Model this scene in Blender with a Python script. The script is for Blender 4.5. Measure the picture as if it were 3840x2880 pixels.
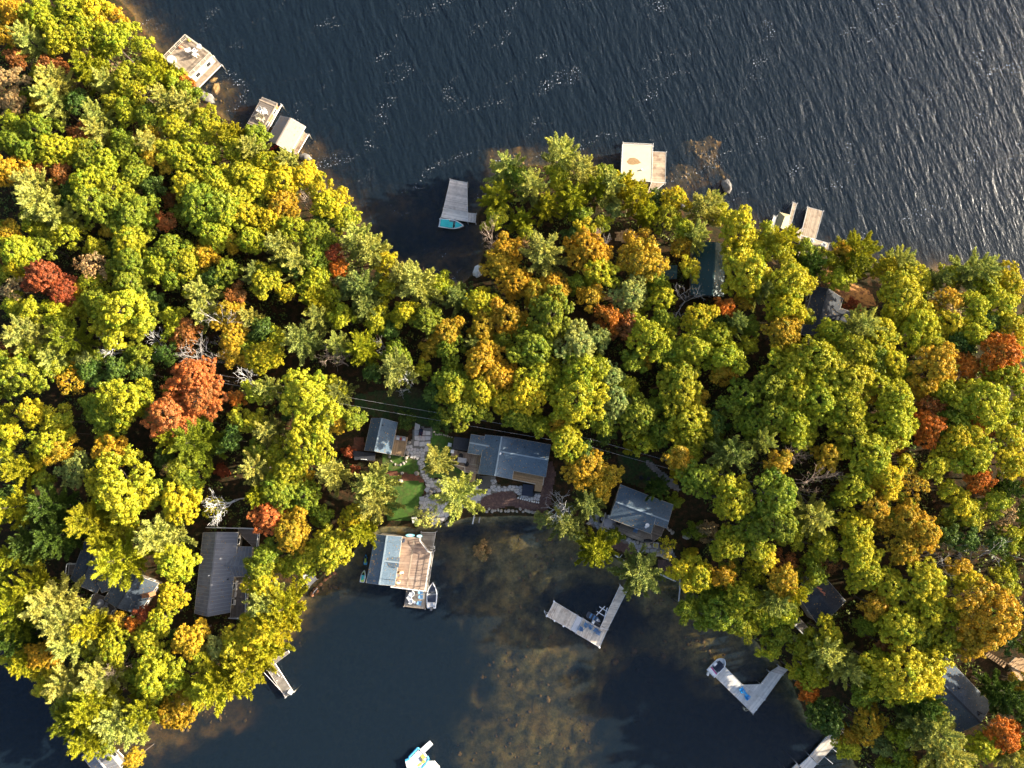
import bpy, math, random
import numpy as np
from mathutils import Vector, noise as mnoise

for o in list(bpy.data.objects):
    bpy.data.objects.remove(o)
scene = bpy.context.scene
COL = scene.collection
R = math.radians

# ------------------------------------------------------------------ camera
H_CAM, TILT, F_PX = 150.0, R(6.5), 2600.0
cam_d = bpy.data.cameras.new('camera')
cam_d.sensor_width = 36.0
cam_d.lens = F_PX / 3840.0 * 36.0
cam_d.clip_start = 0.5
cam_d.clip_end = 3000
cam = bpy.data.objects.new('camera', cam_d)
COL.objects.link(cam)
cam.location = (0, 0, H_CAM)
cam.rotation_euler = (TILT, 0, 0)
scene.camera = cam

# ------------------------------------------------------------------ light
SUN_ELEV, SUN_AZ = R(20), R(11)          # azimuth measured from +X towards +Y
sdir = Vector((math.cos(SUN_ELEV) * math.cos(SUN_AZ), math.cos(SUN_ELEV) * math.sin(SUN_AZ), math.sin(SUN_ELEV)))
world = bpy.data.worlds.new('World')
scene.world = world
world.use_nodes = True
wn = world.node_tree.nodes
wn.clear()
sky = wn.new('ShaderNodeTexSky')
sky.sky_type = 'NISHITA'
sky.sun_disc = False
sky.air_density = 0.75
sky.dust_density = 3.5
sky.ozone_density = 0.6
sky.sun_elevation = SUN_ELEV
sky.sun_rotation = math.pi / 2 - SUN_AZ
bg = wn.new('ShaderNodeBackground')
bg.inputs[1].default_value = 0.125
wo = wn.new('ShaderNodeOutputWorld')
world.node_tree.links.new(sky.outputs[0], bg.inputs[0])
world.node_tree.links.new(bg.outputs[0], wo.inputs[0])
sun_d = bpy.data.lights.new('sun', 'SUN')
sun_d.energy = 5.0
sun_d.angle = R(0.5)
sun_d.color = (1.0, 0.90, 0.72)
sun = bpy.data.objects.new('sun', sun_d)
COL.objects.link(sun)
sun.location = sdir * 300
sun.rotation_euler = sdir.to_track_quat('Z', 'Y').to_euler()
vs = scene.view_settings
vs.view_transform = 'Standard'
vs.look = 'None'
vs.gamma = 1
vs.use_curve_mapping = False
vs.exposure = 1.62
scene.render.resolution_x, scene.render.resolution_y = 1024, 768
scene.cycles.max_bounces = 5
scene.cycles.diffuse_bounces = 3
scene.cycles.glossy_bounces = 2
scene.cycles.transparent_max_bounces = 8

# ------------------------------------------------------------------ helpers
rng = np.random.default_rng(11)
ct, st = math.cos(TILT), math.sin(TILT)

def P(u, v, z=0.0):
    """where the sight line through photo point (u, v) meets the level z"""
    x, y = (u - 1920) / F_PX, -(v - 1440) / F_PX
    dy, dz = y * ct + st, y * st - ct
    s = (z - H_CAM) / dz
    return (x * s, dy * s)

def PP(pts, z=0.0):
    return [P(u, v, z) for u, v in pts]

def tag(o, label=None, cat=None, group=None, kind=None):
    if label: o['label'] = label
    if cat: o['category'] = cat
    if group: o['group'] = group
    if kind: o['kind'] = kind
    return o

def empty(name, loc, label=None, cat=None, group=None, kind=None, rz=0.0):
    o = bpy.data.objects.new(name, None)
    o.empty_display_size = 0.5
    COL.objects.link(o)
    o.location = loc
    o.rotation_euler = (0, 0, rz)
    return tag(o, label, cat, group, kind)

def copy_tree(o, parent=None):
    c = o.copy()
    COL.objects.link(c)
    c.parent = parent
    for ch in list(o.children):
        copy_tree(ch, c)
    return c

def area2(p):
    return sum(p[i][0] * p[(i + 1) % len(p)][1] - p[(i + 1) % len(p)][0] * p[i][1] for i in range(len(p)))

def ccw(p):
    p = list(p)
    return p if area2(p) > 0 else p[::-1]

def inside(x, y, poly):
    c = False
    n = len(poly)
    for i in range(n):
        x1, y1 = poly[i][:2]
        x2, y2 = poly[(i + 1) % n][:2]
        if (y1 > y) != (y2 > y) and x < (x2 - x1) * (y - y1) / (y2 - y1) + x1:
            c = not c
    return c

def clip(poly, nx, ny, d):
    """keep the side nx*x + ny*y <= d"""
    out = []
    n = len(poly)
    for i in range(n):
        a, b = poly[i], poly[(i + 1) % n]
        da, db = nx * a[0] + ny * a[1] - d, nx * b[0] + ny * b[1] - d
        if da <= 0: out.append(a)
        if (da < 0 < db) or (db < 0 < da):
            t = da / (da - db)
            out.append((a[0] + (b[0] - a[0]) * t, a[1] + (b[1] - a[1]) * t))
    return out

def inset(poly, d):
    poly = ccw(poly)
    n = len(poly)
    out = []
    for i in range(n):
        p0, p1, p2 = Vector(poly[i - 1]), Vector(poly[i]), Vector(poly[(i + 1) % n])
        e1, e2 = (p1 - p0).normalized(), (p2 - p1).normalized()
        n1, n2 = Vector((-e1.y, e1.x)), Vector((-e2.y, e2.x))
        b = n1 + n2
        k = d / max(0.35, 1 + n1.dot(n2))
        out.append((p1.x + b.x * k, p1.y + b.y * k))
    return out

def dist_line(p, a, b):
    dx, dy = b[0] - a[0], b[1] - a[1]
    L = math.hypot(dx, dy)
    return abs((p[0] - a[0]) * dy - (p[1] - a[1]) * dx) / L

def mesh_np(name, V, F, mat=None, smooth=False):
    me = bpy.data.meshes.new(name)
    V = np.asarray(V, dtype=np.float32)
    F = np.asarray(F, dtype=np.int32)
    k = F.shape[1]
    me.vertices.add(len(V)); me.vertices.foreach_set('co', V.ravel())
    me.loops.add(F.size); me.loops.foreach_set('vertex_index', F.ravel())
    me.polygons.add(len(F))
    me.polygons.foreach_set('loop_start', np.arange(0, F.size, k, dtype=np.int32))
    me.update(calc_edges=True)
    if smooth:
        me.polygons.foreach_set('use_smooth', np.ones(len(F), dtype=bool))
    if mat: me.materials.append(mat)
    return me

class MB:
    def __init__(self):
        self.v, self.f = [], []
    def prism(self, poly, z0, z1):
        poly = ccw(poly)
        n, b = len(poly), len(self.v)
        zt = z1 if isinstance(z1, (list, tuple)) else [z1] * n
        self.v += [(x, y, z0) for x, y in poly] + [(p[0], p[1], z) for p, z in zip(poly, zt)]
        self.f.append(list(range(b + n, b + 2 * n)))
        self.f.append(list(range(b + n - 1, b - 1, -1)))
        for i in range(n):
            j = (i + 1) % n
            self.f.append([b + i, b + j, b + n + j, b + n + i])
        return self
    def slab(self, pts, th):
        if area2(pts) < 0: pts = pts[::-1]
        n, b = len(pts), len(self.v)
        self.v += [(x, y, z - th) for x, y, z in pts] + list(pts)
        self.f.append(list(range(b + n, b + 2 * n)))
        self.f.append(list(range(b + n - 1, b - 1, -1)))
        for i in range(n):
            j = (i + 1) % n
            self.f.append([b + i, b + j, b + n + j, b + n + i])
        return self
    def box(self, c, s, rz=0.0, rx=0.0):
        b = len(self.v)
        cz, sz, cx, sx = math.cos(rz), math.sin(rz), math.cos(rx), math.sin(rx)
        for k in (-1, 1):
            for j in (-1, 1):
                for i in (-1, 1):
                    x, y, z = i * s[0] / 2, j * s[1] / 2, k * s[2] / 2
                    y, z = y * cx - z * sx, y * sx + z * cx
                    x, y = x * cz - y * sz, x * sz + y * cz
                    self.v.append((c[0] + x, c[1] + y, c[2] + z))
        for q in ((0, 2, 3, 1), (4, 5, 7, 6), (0, 1, 5, 4), (2, 6, 7, 3), (0, 4, 6, 2), (1, 3, 7, 5)):
            self.f.append([b + i for i in q])
        return self
    def beam(self, p, q, w, h):
        """box from p to q (z = centre), width w, height h"""
        dx, dy = q[0] - p[0], q[1] - p[1]
        L = math.hypot(dx, dy)
        nx, ny = -dy / L * w / 2, dx / L * w / 2
        b = len(self.v)
        for a in (p, q):
            for sgn, k in ((-1, -1), (1, -1), (1, 1), (-1, 1)):
                self.v.append((a[0] + nx * sgn, a[1] + ny * sgn, a[2] + k * h / 2))
        for q_ in ((0, 1, 2, 3), (7, 6, 5, 4), (0, 4, 5, 1), (1, 5, 6, 2), (2, 6, 7, 3), (3, 7, 4, 0)):
            self.f.append([b + i for i in q_])
        return self
    def tube(self, pts, rad, n=6, cap=True):
        b0 = len(self.v)
        pts = [Vector(p) for p in pts]
        if not isinstance(rad, (list, tuple)): rad = [rad] * len(pts)
        for i, p in enumerate(pts):
            d = (pts[min(i + 1, len(pts) - 1)] - pts[max(i - 1, 0)]).normalized()
            up = Vector((0, 0, 1)) if abs(d.z) < 0.9 else Vector((1, 0, 0))
            s = d.cross(up).normalized()
            t = s.cross(d)
            for k in range(n):
                a = 2 * math.pi * k / n
                self.v.append(tuple(p + (s * math.cos(a) + t * math.sin(a)) * rad[i]))
        for i in range(len(pts) - 1):
            for k in range(n):
                a, c = b0 + i * n + k, b0 + i * n + (k + 1) % n
                self.f.append([a, c, c + n, a + n])
        if cap:
            self.f.append([b0 + k for k in range(n)][::-1])
            e = b0 + (len(pts) - 1) * n
            self.f.append([e + k for k in range(n)])
        return self
    def disc(self, c, r, h, n=20, r2=None):
        return self.prism([(c[0] + math.cos(2 * math.pi * k / n) * r, c[1] + math.sin(2 * math.pi * k / n) * (r2 or r)) for k in range(n)], c[2] - h / 2, c[2] + h / 2)
    def cone(self, c, r, h, n=16):
        b = len(self.v)
        for k in range(n):
            a = 2 * math.pi * k / n
            self.v.append((c[0] + math.cos(a) * r, c[1] + math.sin(a) * r, c[2]))
        self.v.append((c[0], c[1], c[2] + h))
        for k in range(n):
            self.f.append([b + k, b + (k + 1) % n, b + n])
        self.f.append([b + k for k in range(n)][::-1])
        return self
    def blob(self, c, r, sz=(1, 1, 1), seed=0, n=10, m=7, rough=0.25, rz=0.0):
        b = len(self.v)
        off = Vector((seed * 3.17, seed * 1.31, seed * 2.7))
        for j in range(m + 1):
            th = math.pi * j / m
            for i in range(n):
                ph = 2 * math.pi * i / n
                d = Vector((math.sin(th) * math.cos(ph), math.sin(th) * math.sin(ph), math.cos(th)))
                k = 1 + rough * mnoise.noise(d * 1.7 + off)
                x, y, z = d.x * r * sz[0] * k, d.y * r * sz[1] * k, d.z * r * sz[2] * k
                x, y = x * math.cos(rz) - y * math.sin(rz), x * math.sin(rz) + y * math.cos(rz)
                self.v.append((c[0] + x, c[1] + y, c[2] + z))
        for j in range(m):
            for i in range(n):
                a, e = b + j * n + i, b + j * n + (i + 1) % n
                self.f.append([a, a + n, e + n, e])
        return self
    def build(self, name, mat, parent=None, smooth=False, kind=None):
        me = bpy.data.meshes.new(name)
        if parent is not None:
            o_ = parent.matrix_basis.translation.copy()
            pp = parent.parent
            while pp is not None:
                o_ = o_ + pp.matrix_basis.translation
                pp = pp.parent
        else:
            o_ = Vector((0, 0, 0))
        me.from_pydata([(x - o_.x, y - o_.y, z - o_.z) for x, y, z in self.v], [], self.f)
        me.update()
        if smooth:
            me.polygons.foreach_set('use_smooth', [True] * len(me.polygons))
        me.materials.append(mat)
        o = bpy.data.objects.new(name, me)
        COL.objects.link(o)
        if parent is not None: o.parent = parent
        if kind: o['kind'] = kind
        return o

# ------------------------------------------------------------------ materials
def new_mat(name):
    m = bpy.data.materials.new(name)
    m.use_nodes = True
    nt = m.node_tree
    nt.nodes.clear()
    return m, nt, nt.nodes, nt.links

def M(name, col, rough=0.7, var=0.2, scale=2.0, island=0.0, spec=0.3, col2=None, scale2=0.4, amt2=0.0, bump=0.0, stretch=(1, 1, 1), metal=0.0):
    m, nt, N, L = new_mat(name)
    out = N.new('ShaderNodeOutputMaterial')
    bs = N.new('ShaderNodeBsdfPrincipled')
    bs.inputs['Roughness'].default_value = rough
    bs.inputs['Specular IOR Level'].default_value = spec
    bs.inputs['Metallic'].default_value = metal
    geo = N.new('ShaderNodeNewGeometry')
    mp = N.new('ShaderNodeMapping')
    mp.inputs['Scale'].default_value = stretch
    L.new(geo.outputs['Position'], mp.inputs[0])
    nz = N.new('ShaderNodeTexNoise')
    nz.inputs['Scale'].default_value = scale
    nz.inputs['Detail'].default_value = 5
    nz.inputs['Roughness'].default_value = 0.65
    L.new(mp.outputs[0], nz.inputs['Vector'])
    mr = N.new('ShaderNodeMapRange')
    mr.inputs['From Min'].default_value = 0.25
    mr.inputs['From Max'].default_value = 0.75
    mr.inputs['To Min'].default_value = 1 - var
    mr.inputs['To Max'].default_value = 1 + var
    L.new(nz.outputs['Fac'], mr.inputs['Value'])
    fac = mr.outputs[0]
    if island:
        mi = N.new('ShaderNodeMapRange')
        mi.inputs['To Min'].default_value = 1 - island
        mi.inputs['To Max'].default_value = 1 + island
        L.new(geo.outputs['Random Per Island'], mi.inputs['Value'])
        mm = N.new('ShaderNodeMath'); mm.operation = 'MULTIPLY'
        L.new(fac, mm.inputs[0]); L.new(mi.outputs[0], mm.inputs[1])
        fac = mm.outputs[0]
    base = None
    if col2 is not None:
        n2 = N.new('ShaderNodeTexNoise')
        n2.inputs['Scale'].default_value = scale2
        n2.inputs['Detail'].default_value = 6
        n2.inputs['Roughness'].default_value = 0.7
        L.new(geo.outputs['Position'], n2.inputs['Vector'])
        r2 = N.new('ShaderNodeMapRange')
        r2.inputs['From Min'].default_value = 0.62 - amt2 * 0.3
        r2.inputs['From Max'].default_value = 0.74 - amt2 * 0.3
        L.new(n2.outputs['Fac'], r2.inputs['Value'])
        mx = N.new('ShaderNodeMix'); mx.data_type = 'RGBA'
        mx.inputs[6].default_value = (*col, 1)
        mx.inputs[7].default_value = (*col2, 1)
        L.new(r2.outputs[0], mx.inputs[0])
        base = mx.outputs[2]
    vm = N.new('ShaderNodeVectorMath'); vm.operation = 'SCALE'
    if base is None:
        vm.inputs[0].default_value = col
    else:
        L.new(base, vm.inputs[0])
    L.new(fac, vm.inputs['Scale'])
    L.new(vm.outputs[0], bs.inputs['Base Color'])
    if bump:
        bp = N.new('ShaderNodeBump')
        bp.inputs['Strength'].default_value = bump
        bp.inputs['Distance'].default_value = 0.1
        L.new(nz.outputs['Fac'], bp.inputs['Height'])
        L.new(bp.outputs[0], bs.inputs['Normal'])
    L.new(bs.outputs[0], out.inputs[0])
    return m

def leaf_material(name, transl=0.35, hue_shade_var=1.0):
    m, nt, N, L = new_mat(name)
    out = N.new('ShaderNodeOutputMaterial')
    oi = N.new('ShaderNodeObjectInfo')
    geo = N.new('ShaderNodeNewGeometry')
    at = N.new('ShaderNodeAttribute'); at.attribute_name = 'clump'
    # leaf to leaf brightness
    mi = N.new('ShaderNodeMapRange')
    mi.inputs['To Min'].default_value = 0.62
    mi.inputs['To Max'].default_value = 1.35
    L.new(geo.outputs['Random Per Island'], mi.inputs['Value'])
    # clump to clump tint: greener to yellower, low end darkened as painted crown shade
    mx = N.new('ShaderNodeMix'); mx.data_type = 'RGBA'; mx.blend_type = 'MULTIPLY'
    mx.inputs[0].default_value = 1.0
    rp = N.new('ShaderNodeValToRGB')
    e = rp.color_ramp.elements
    h = hue_shade_var
    e[0].position, e[0].color = 0.0, (1 - .52 * h, 1 - .28 * h, 1 - .30 * h, 1)
    e[1].position, e[1].color = 1.0, (1 + .22 * h, 1 + .12 * h, 1 - .2 * h, 1)
    mid = rp.color_ramp.elements.new(0.5); mid.color = (1, 1, 1, 1)
    L.new(at.outputs['Fac'], rp.inputs[0])
    L.new(oi.outputs['Color'], mx.inputs[6])
    L.new(rp.outputs[0], mx.inputs[7])
    vm = N.new('ShaderNodeVectorMath'); vm.operation = 'SCALE'
    L.new(mx.outputs[2], vm.inputs[0]); L.new(mi.outputs[0], vm.inputs['Scale'])
    df = N.new('ShaderNodeBsdfDiffuse')
    tr = N.new('ShaderNodeBsdfTranslucent')
    ms = N.new('ShaderNodeMixShader'); ms.inputs[0].default_value = transl
    L.new(vm.outputs[0], df.inputs[0]); L.new(vm.outputs[0], tr.inputs[0])
    L.new(df.outputs[0], ms.inputs[1]); L.new(tr.outputs[0], ms.inputs[2])
    gl = N.new('ShaderNodeBsdfGlossy'); gl.inputs['Roughness'].default_value = 0.45
    gl.inputs[0].default_value = (1, 1, 1, 1)
    m2 = N.new('ShaderNodeMixShader'); m2.inputs[0].default_value = 0.012
    L.new(ms.outputs[0], m2.inputs[1]); L.new(gl.outputs[0], m2.inputs[2])
    L.new(m2.outputs[0], out.inputs[0])
    return m

MAT = {}
MAT['leaf'] = leaf_material('leaf', 0.17)
MAT['needle'] = leaf_material('needle', 0.16, 0.7)
MAT['bark'] = M('bark', (0.09, 0.07, 0.055), 0.9, 0.35, 3)
MAT['grey_bark'] = M('grey_bark', (0.42, 0.39, 0.36), 0.85, 0.25, 3)
MAT['tan_bark'] = M('tan_bark', (0.45, 0.34, 0.26), 0.85, 0.25, 3)
MAT['white_bark'] = M('white_bark', (0.68, 0.66, 0.63), 0.8, 0.2, 3)
MAT['shingle'] = M('shingle', (0.085, 0.125, 0.165), 0.9, 0.42, 4.5, col2=(0.11, 0.15, 0.19), scale2=0.3, amt2=0.4)
MAT['dark_shingle'] = M('dark_shingle', (0.036, 0.040, 0.048), 0.9, 0.42, 4.5, col2=(0.055, 0.06, 0.068), scale2=0.4, amt2=0.4)
MAT['slate'] = M('slate', (0.06, 0.078, 0.10), 0.9, 0.42, 4.5, col2=(0.085, 0.105, 0.13), scale2=0.4, amt2=0.4)
MAT['black_roof'] = M('black_roof', (0.035, 0.038, 0.048), 0.9, 0.3, 4)
MAT['metal_roof'] = M('metal_roof', (0.12, 0.125, 0.14), 0.5, 0.2, 2.5, spec=0.5, col2=(0.18, 0.18, 0.19), scale2=0.25, amt2=0.4, stretch=(0.4, 3.0, 1))
MAT['green_roof'] = M('green_roof', (0.012, 0.06, 0.06), 0.5, 0.2, 2, spec=0.5)
MAT['tan_roof'] = M('tan_roof', (0.27, 0.225, 0.19), 0.85, 0.18, 5)
MAT['cream_roof'] = M('cream_roof', (0.52, 0.47, 0.33), 0.85, 0.10, 1.2)
MAT['leaf_pile'] = M('leaf_pile', (0.30, 0.19, 0.09), 0.9, 0.5, 6)
MAT['canvas'] = M('canvas', (0.30, 0.26, 0.15), 0.8, 0.1, 2)
MAT['ridge'] = M('ridge', (0.24, 0.30, 0.34), 0.85, 0.3, 8)
MAT['siding'] = M('siding', (0.20, 0.17, 0.13), 0.8, 0.2, 3)
MAT['grey_siding'] = M('grey_siding', (0.34, 0.33, 0.30), 0.8, 0.2, 3)
MAT['trim'] = M('trim', (0.55, 0.48, 0.38), 0.7, 0.15, 3)
MAT['white'] = M('white', (0.80, 0.80, 0.79), 0.45, 0.05, 2, spec=0.5)
MAT['off_white'] = M('off_white', (0.70, 0.68, 0.63), 0.6, 0.1, 2)
MAT['glass'] = M('glass', (0.02, 0.025, 0.03), 0.08, 0.1, 2, spec=0.8)
MAT['deck_new'] = M('deck_new', (0.42, 0.27, 0.14), 0.75, 0.2, 2.2, island=0.22, stretch=(1, 1, 1))
MAT['deck_brown'] = M('deck_brown', (0.31, 0.215, 0.155), 0.75, 0.25, 1.2, island=0.25, col2=(0.38, 0.28, 0.21), scale2=0.35, amt2=0.5)
MAT['deck_grey'] = M('deck_grey', (0.50, 0.46, 0.42), 0.8, 0.22, 1.6, island=0.2, col2=(0.36, 0.33, 0.30), scale2=0.5, amt2=0.35)
MAT['deck_pale'] = M('deck_pale', (0.58, 0.51, 0.42), 0.8, 0.2, 1.6, island=0.2, col2=(0.42, 0.33, 0.25), scale2=0.6, amt2=0.35)
MAT['deck_silver'] = M('deck_silver', (0.64, 0.61, 0.56), 0.8, 0.15, 1.4, island=0.16, col2=(0.52, 0.48, 0.43), scale2=0.5, amt2=0.3)
MAT['deck_warm'] = M('deck_warm', (0.36, 0.28, 0.20), 0.8, 0.22, 1.6, island=0.24, col2=(0.22, 0.15, 0.10), scale2=0.6, amt2=0.35)
MAT['deck_dark'] = M('deck_dark', (0.17, 0.14, 0.115), 0.8, 0.22, 1.6, island=0.25, col2=(0.11, 0.09, 0.08), scale2=0.6, amt2=0.35)
MAT['deck_weathered'] = M('deck_weathered', (0.23, 0.20, 0.165), 0.8, 0.22, 1.6, island=0.22, col2=(0.30, 0.27, 0.23), scale2=0.5, amt2=0.35)
MAT['concrete'] = M('concrete', (0.55, 0.55, 0.56), 0.85, 0.12, 3)
MAT['flagstone'] = M('flagstone', (0.33, 0.33, 0.335), 0.8, 0.22, 1.8, col2=(0.40, 0.37, 0.34), scale2=0.8, amt2=0.3)
MAT['blue_stone'] = M('blue_stone', (0.21, 0.215, 0.235), 0.8, 0.2, 1.8)
MAT['rock'] = M('rock', (0.36, 0.31, 0.25), 0.9, 0.3, 2.5, bump=0.4)
MAT['grey_rock'] = M('grey_rock', (0.17, 0.155, 0.14), 0.9, 0.5, 1.5, bump=0.5)
MAT['wet_rock'] = M('wet_rock', (0.26, 0.16, 0.06), 0.9, 0.3, 1.5, bump=0.4)
MAT['black'] = M('black', (0.02, 0.021, 0.026), 0.6, 0.2, 3)
MAT['navy'] = M('navy', (0.02, 0.028, 0.05), 0.65, 0.15, 3)
MAT['charcoal'] = M('charcoal', (0.10, 0.105, 0.12), 0.7, 0.15, 3)
MAT['table_grey'] = M('table_grey', (0.33, 0.33, 0.36), 0.6, 0.12, 3)
MAT['turquoise'] = M('turquoise', (0.04, 0.50, 0.50), 0.6, 0.08, 2)
MAT['blue'] = M('blue', (0.09, 0.20, 0.36), 0.6, 0.12, 3)
MAT['bright_blue'] = M('bright_blue', (0.015, 0.32, 0.72), 0.5, 0.1, 3)
MAT['sky_blue'] = M('sky_blue', (0.10, 0.45, 0.75), 0.5, 0.1, 3)
MAT['aqua'] = M('aqua', (0.25, 0.60, 0.66), 0.5, 0.1, 3)
MAT['magenta'] = M('magenta', (0.50, 0.015, 0.20), 0.5, 0.1, 3)
MAT['lime'] = M('lime', (0.50, 0.62, 0.10), 0.5, 0.1, 3)
MAT['yellow'] = M('yellow', (0.75, 0.62, 0.10), 0.6, 0.1, 3)
MAT['cream'] = M('cream', (0.72, 0.62, 0.42), 0.7, 0.1, 3)
MAT['red'] = M('red', (0.50, 0.03, 0.02), 0.6, 0.1, 3)
MAT['orange'] = M('orange', (0.60, 0.20, 0.10), 0.7, 0.1, 3)
MAT['wicker'] = M('wicker', (0.55, 0.34, 0.17), 0.7, 0.2, 8)
MAT['brick'] = M('brick', (0.33, 0.15, 0.07), 0.9, 0.3, 6)
MAT['steel'] = M('steel', (0.6, 0.6, 0.6), 0.35, 0.1, 3, metal=0.6)
MAT['wire'] = M('wire', (0.35, 0.35, 0.35), 0.5, 0.1, 3)
MAT['ash'] = M('ash', (0.035, 0.025, 0.02), 0.95, 0.4, 5)
MAT['lawn'] = M('lawn', (0.055, 0.115, 0.016), 0.95, 0.4, 1.8, col2=(0.09, 0.10, 0.025), scale2=0.35, amt2=0.4)
MAT['mulch'] = M('mulch', (0.10, 0.058, 0.05), 0.95, 0.5, 3.5, col2=(0.16, 0.095, 0.07), scale2=0.7, amt2=0.4)
MAT['pine_straw'] = M('pine_straw', (0.17, 0.065, 0.035), 0.95, 0.4, 3, col2=(0.10, 0.05, 0.03), scale2=0.7, amt2=0.4)
MAT['gravel'] = M('gravel', (0.11, 0.10, 0.085), 0.95, 0.3, 6)

# ------------------------------------------------------------------ terrain, lake bed, water
NORTH = [(-3500, -2600), (250, -300), (400, -60), (490, 40), (580, 160), (640, 250), (715, 335), (790, 400), (880, 470), (960, 525), (1050, 560),
         (1120, 590), (1190, 680), (1260, 740), (1320, 800), (1380, 890), (1450, 960), (1530, 1020), (1600, 1050), (1670, 1075),
         (1740, 1060), (1785, 1015), (1810, 960), (1815, 890), (1788, 835), (1790, 795), (1830, 740), (1850, 680), (1895, 640), (1990, 615),
         (2150, 615), (2290, 640), (2400, 690), (2440, 725), (2510, 735), (2580, 780), (2660, 820), (2760, 850), (2850, 880), (2930, 900),
         (2990, 940), (3090, 970), (3130, 985), (3200, 1000), (3300, 1015), (3420, 1008), (3560, 1015), (3700, 1040), (3840, 1085), (4100, 1150), (8000, 1500)]
SOUTH = [(8000, 5500), (3500, 3300), (3260, 3000), (3215, 2890), (3160, 2800), (3090, 2745), (3020, 2700), (2985, 2620), (2960, 2550), (2920, 2490), (2850, 2430),
         (2770, 2350), (2690, 2290), (2600, 2240), (2555, 2180), (2490, 2150), (2430, 2150), (2360, 2130), (2290, 2090), (2220, 2060), (2170, 2010),
         (2110, 1995), (2050, 1965), (2000, 1945), (1930, 1935), (1850, 1943), (1780, 1945), (1720, 1955), (1650, 1975), (1560, 1985), (1430, 1980),
         (1390, 2010), (1330, 2070), (1280, 2120), (1215, 2160), (1150, 2215), (1115, 2290), (1085, 2380), (1030, 2440), (960, 2490), (890, 2540), (800, 2590),
         (700, 2640), (590, 2700), (500, 2770), (430, 2840), (385, 2850), (340, 2800), (290, 2690), (240, 2580), (160, 2480), (60, 2430), (-100, 2440), (-800, 2600), (-3500, 3500)]
LAND = PP(NORTH + SOUTH)
LA = np.array(LAND)
LB = np.roll(LA, -1, axis=0)

def signed_dist(x, y):
    """metres inland (+) or offshore (-)"""
    x = np.asarray(x, float); y = np.asarray(y, float)
    sh = x.shape
    x, y = x.ravel(), y.ravel()
    best = np.full(x.shape, 1e9)
    ins = np.zeros(x.shape, bool)
    for (ax, ay), (bx, by) in zip(LA, LB):
        dx, dy = bx - ax, by - ay
        t = np.clip(((x - ax) * dx + (y - ay) * dy) / (dx * dx + dy * dy), 0, 1)
        best = np.minimum(best, (x - ax - t * dx) ** 2 + (y - ay - t * dy) ** 2)
        if ay != by:
            c = ((ay > y) != (by > y)) & (x < dx * (y - ay) / (by - ay) + ax)
            ins ^= c
    d = np.sqrt(best)
    return np.where(ins, d, -d).reshape(sh)

def wob(x, y):
    """smooth waviness"""
    return (np.sin(x * .13 + 1.3) * np.cos(y * .11 + .4) + .6 * np.sin(x * .31 - y * .23 + 2) + .4 * np.sin(x * .57 + y * .63)) / 2

SHOALS = [  # centre u v, radii, depth
    (1890, 590, 110, 45, .45), (1960, 560, 60, 25, .6), (2630, 540, 95, 45, .7), (2560, 660, 90, 60, .5), (2690, 640, 55, 60, .8), (2660, 590, 60, 50, .6),
    (2000, 2120, 280, 150, .75), (1780, 2060, 110, 80, .7), (1900, 2330, 260, 190, 1.2), (2020, 2600, 330, 260, 1.35), (1980, 2820, 360, 160, 1.25),
    (2460, 2230, 110, 70, .6), (2600, 2450, 190, 120, .9), (2700, 2620, 120, 70, 1.1), (1260, 2210, 90, 60, .5), (1420, 2290, 90, 50, 1.1), (2330, 2480, 120, 80, 1.3),
    (780, 330, 100, 60, .5), (1150, 560, 70, 50, .6), (1640, 980, 110, 80, 1.0), (1500, 800, 160, 120, 2.2), (560, 2780, 140, 90, .6), (760, 2700, 160, 70, .8), (1130, 2330, 60, 120, .6), (3120, 990, 90, 40, .4)]
HOLES = [(1400, 2520, 300, 230, 7), (2180, 2270, 90, 55, 5), (2320, 2330, 60, 70, 5), (2440, 2620, 130, 120, 6), (2700, 2800, 330, 130, 7), (1700, 1990, 120, 35, 4), (1960, 1975, 90, 25, 3.5), (1500, 890, 150, 60, 5), (100, 2650, 200, 160, 8)]
SH_W = [(*P(u, v), rx / 16.9, ry / 16.9, d) for u, v, rx, ry, d in SHOALS]
HO_W = [(*P(u, v), rx / 16.9, ry / 16.9, d) for u, v, rx, ry, d in HOLES]

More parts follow.
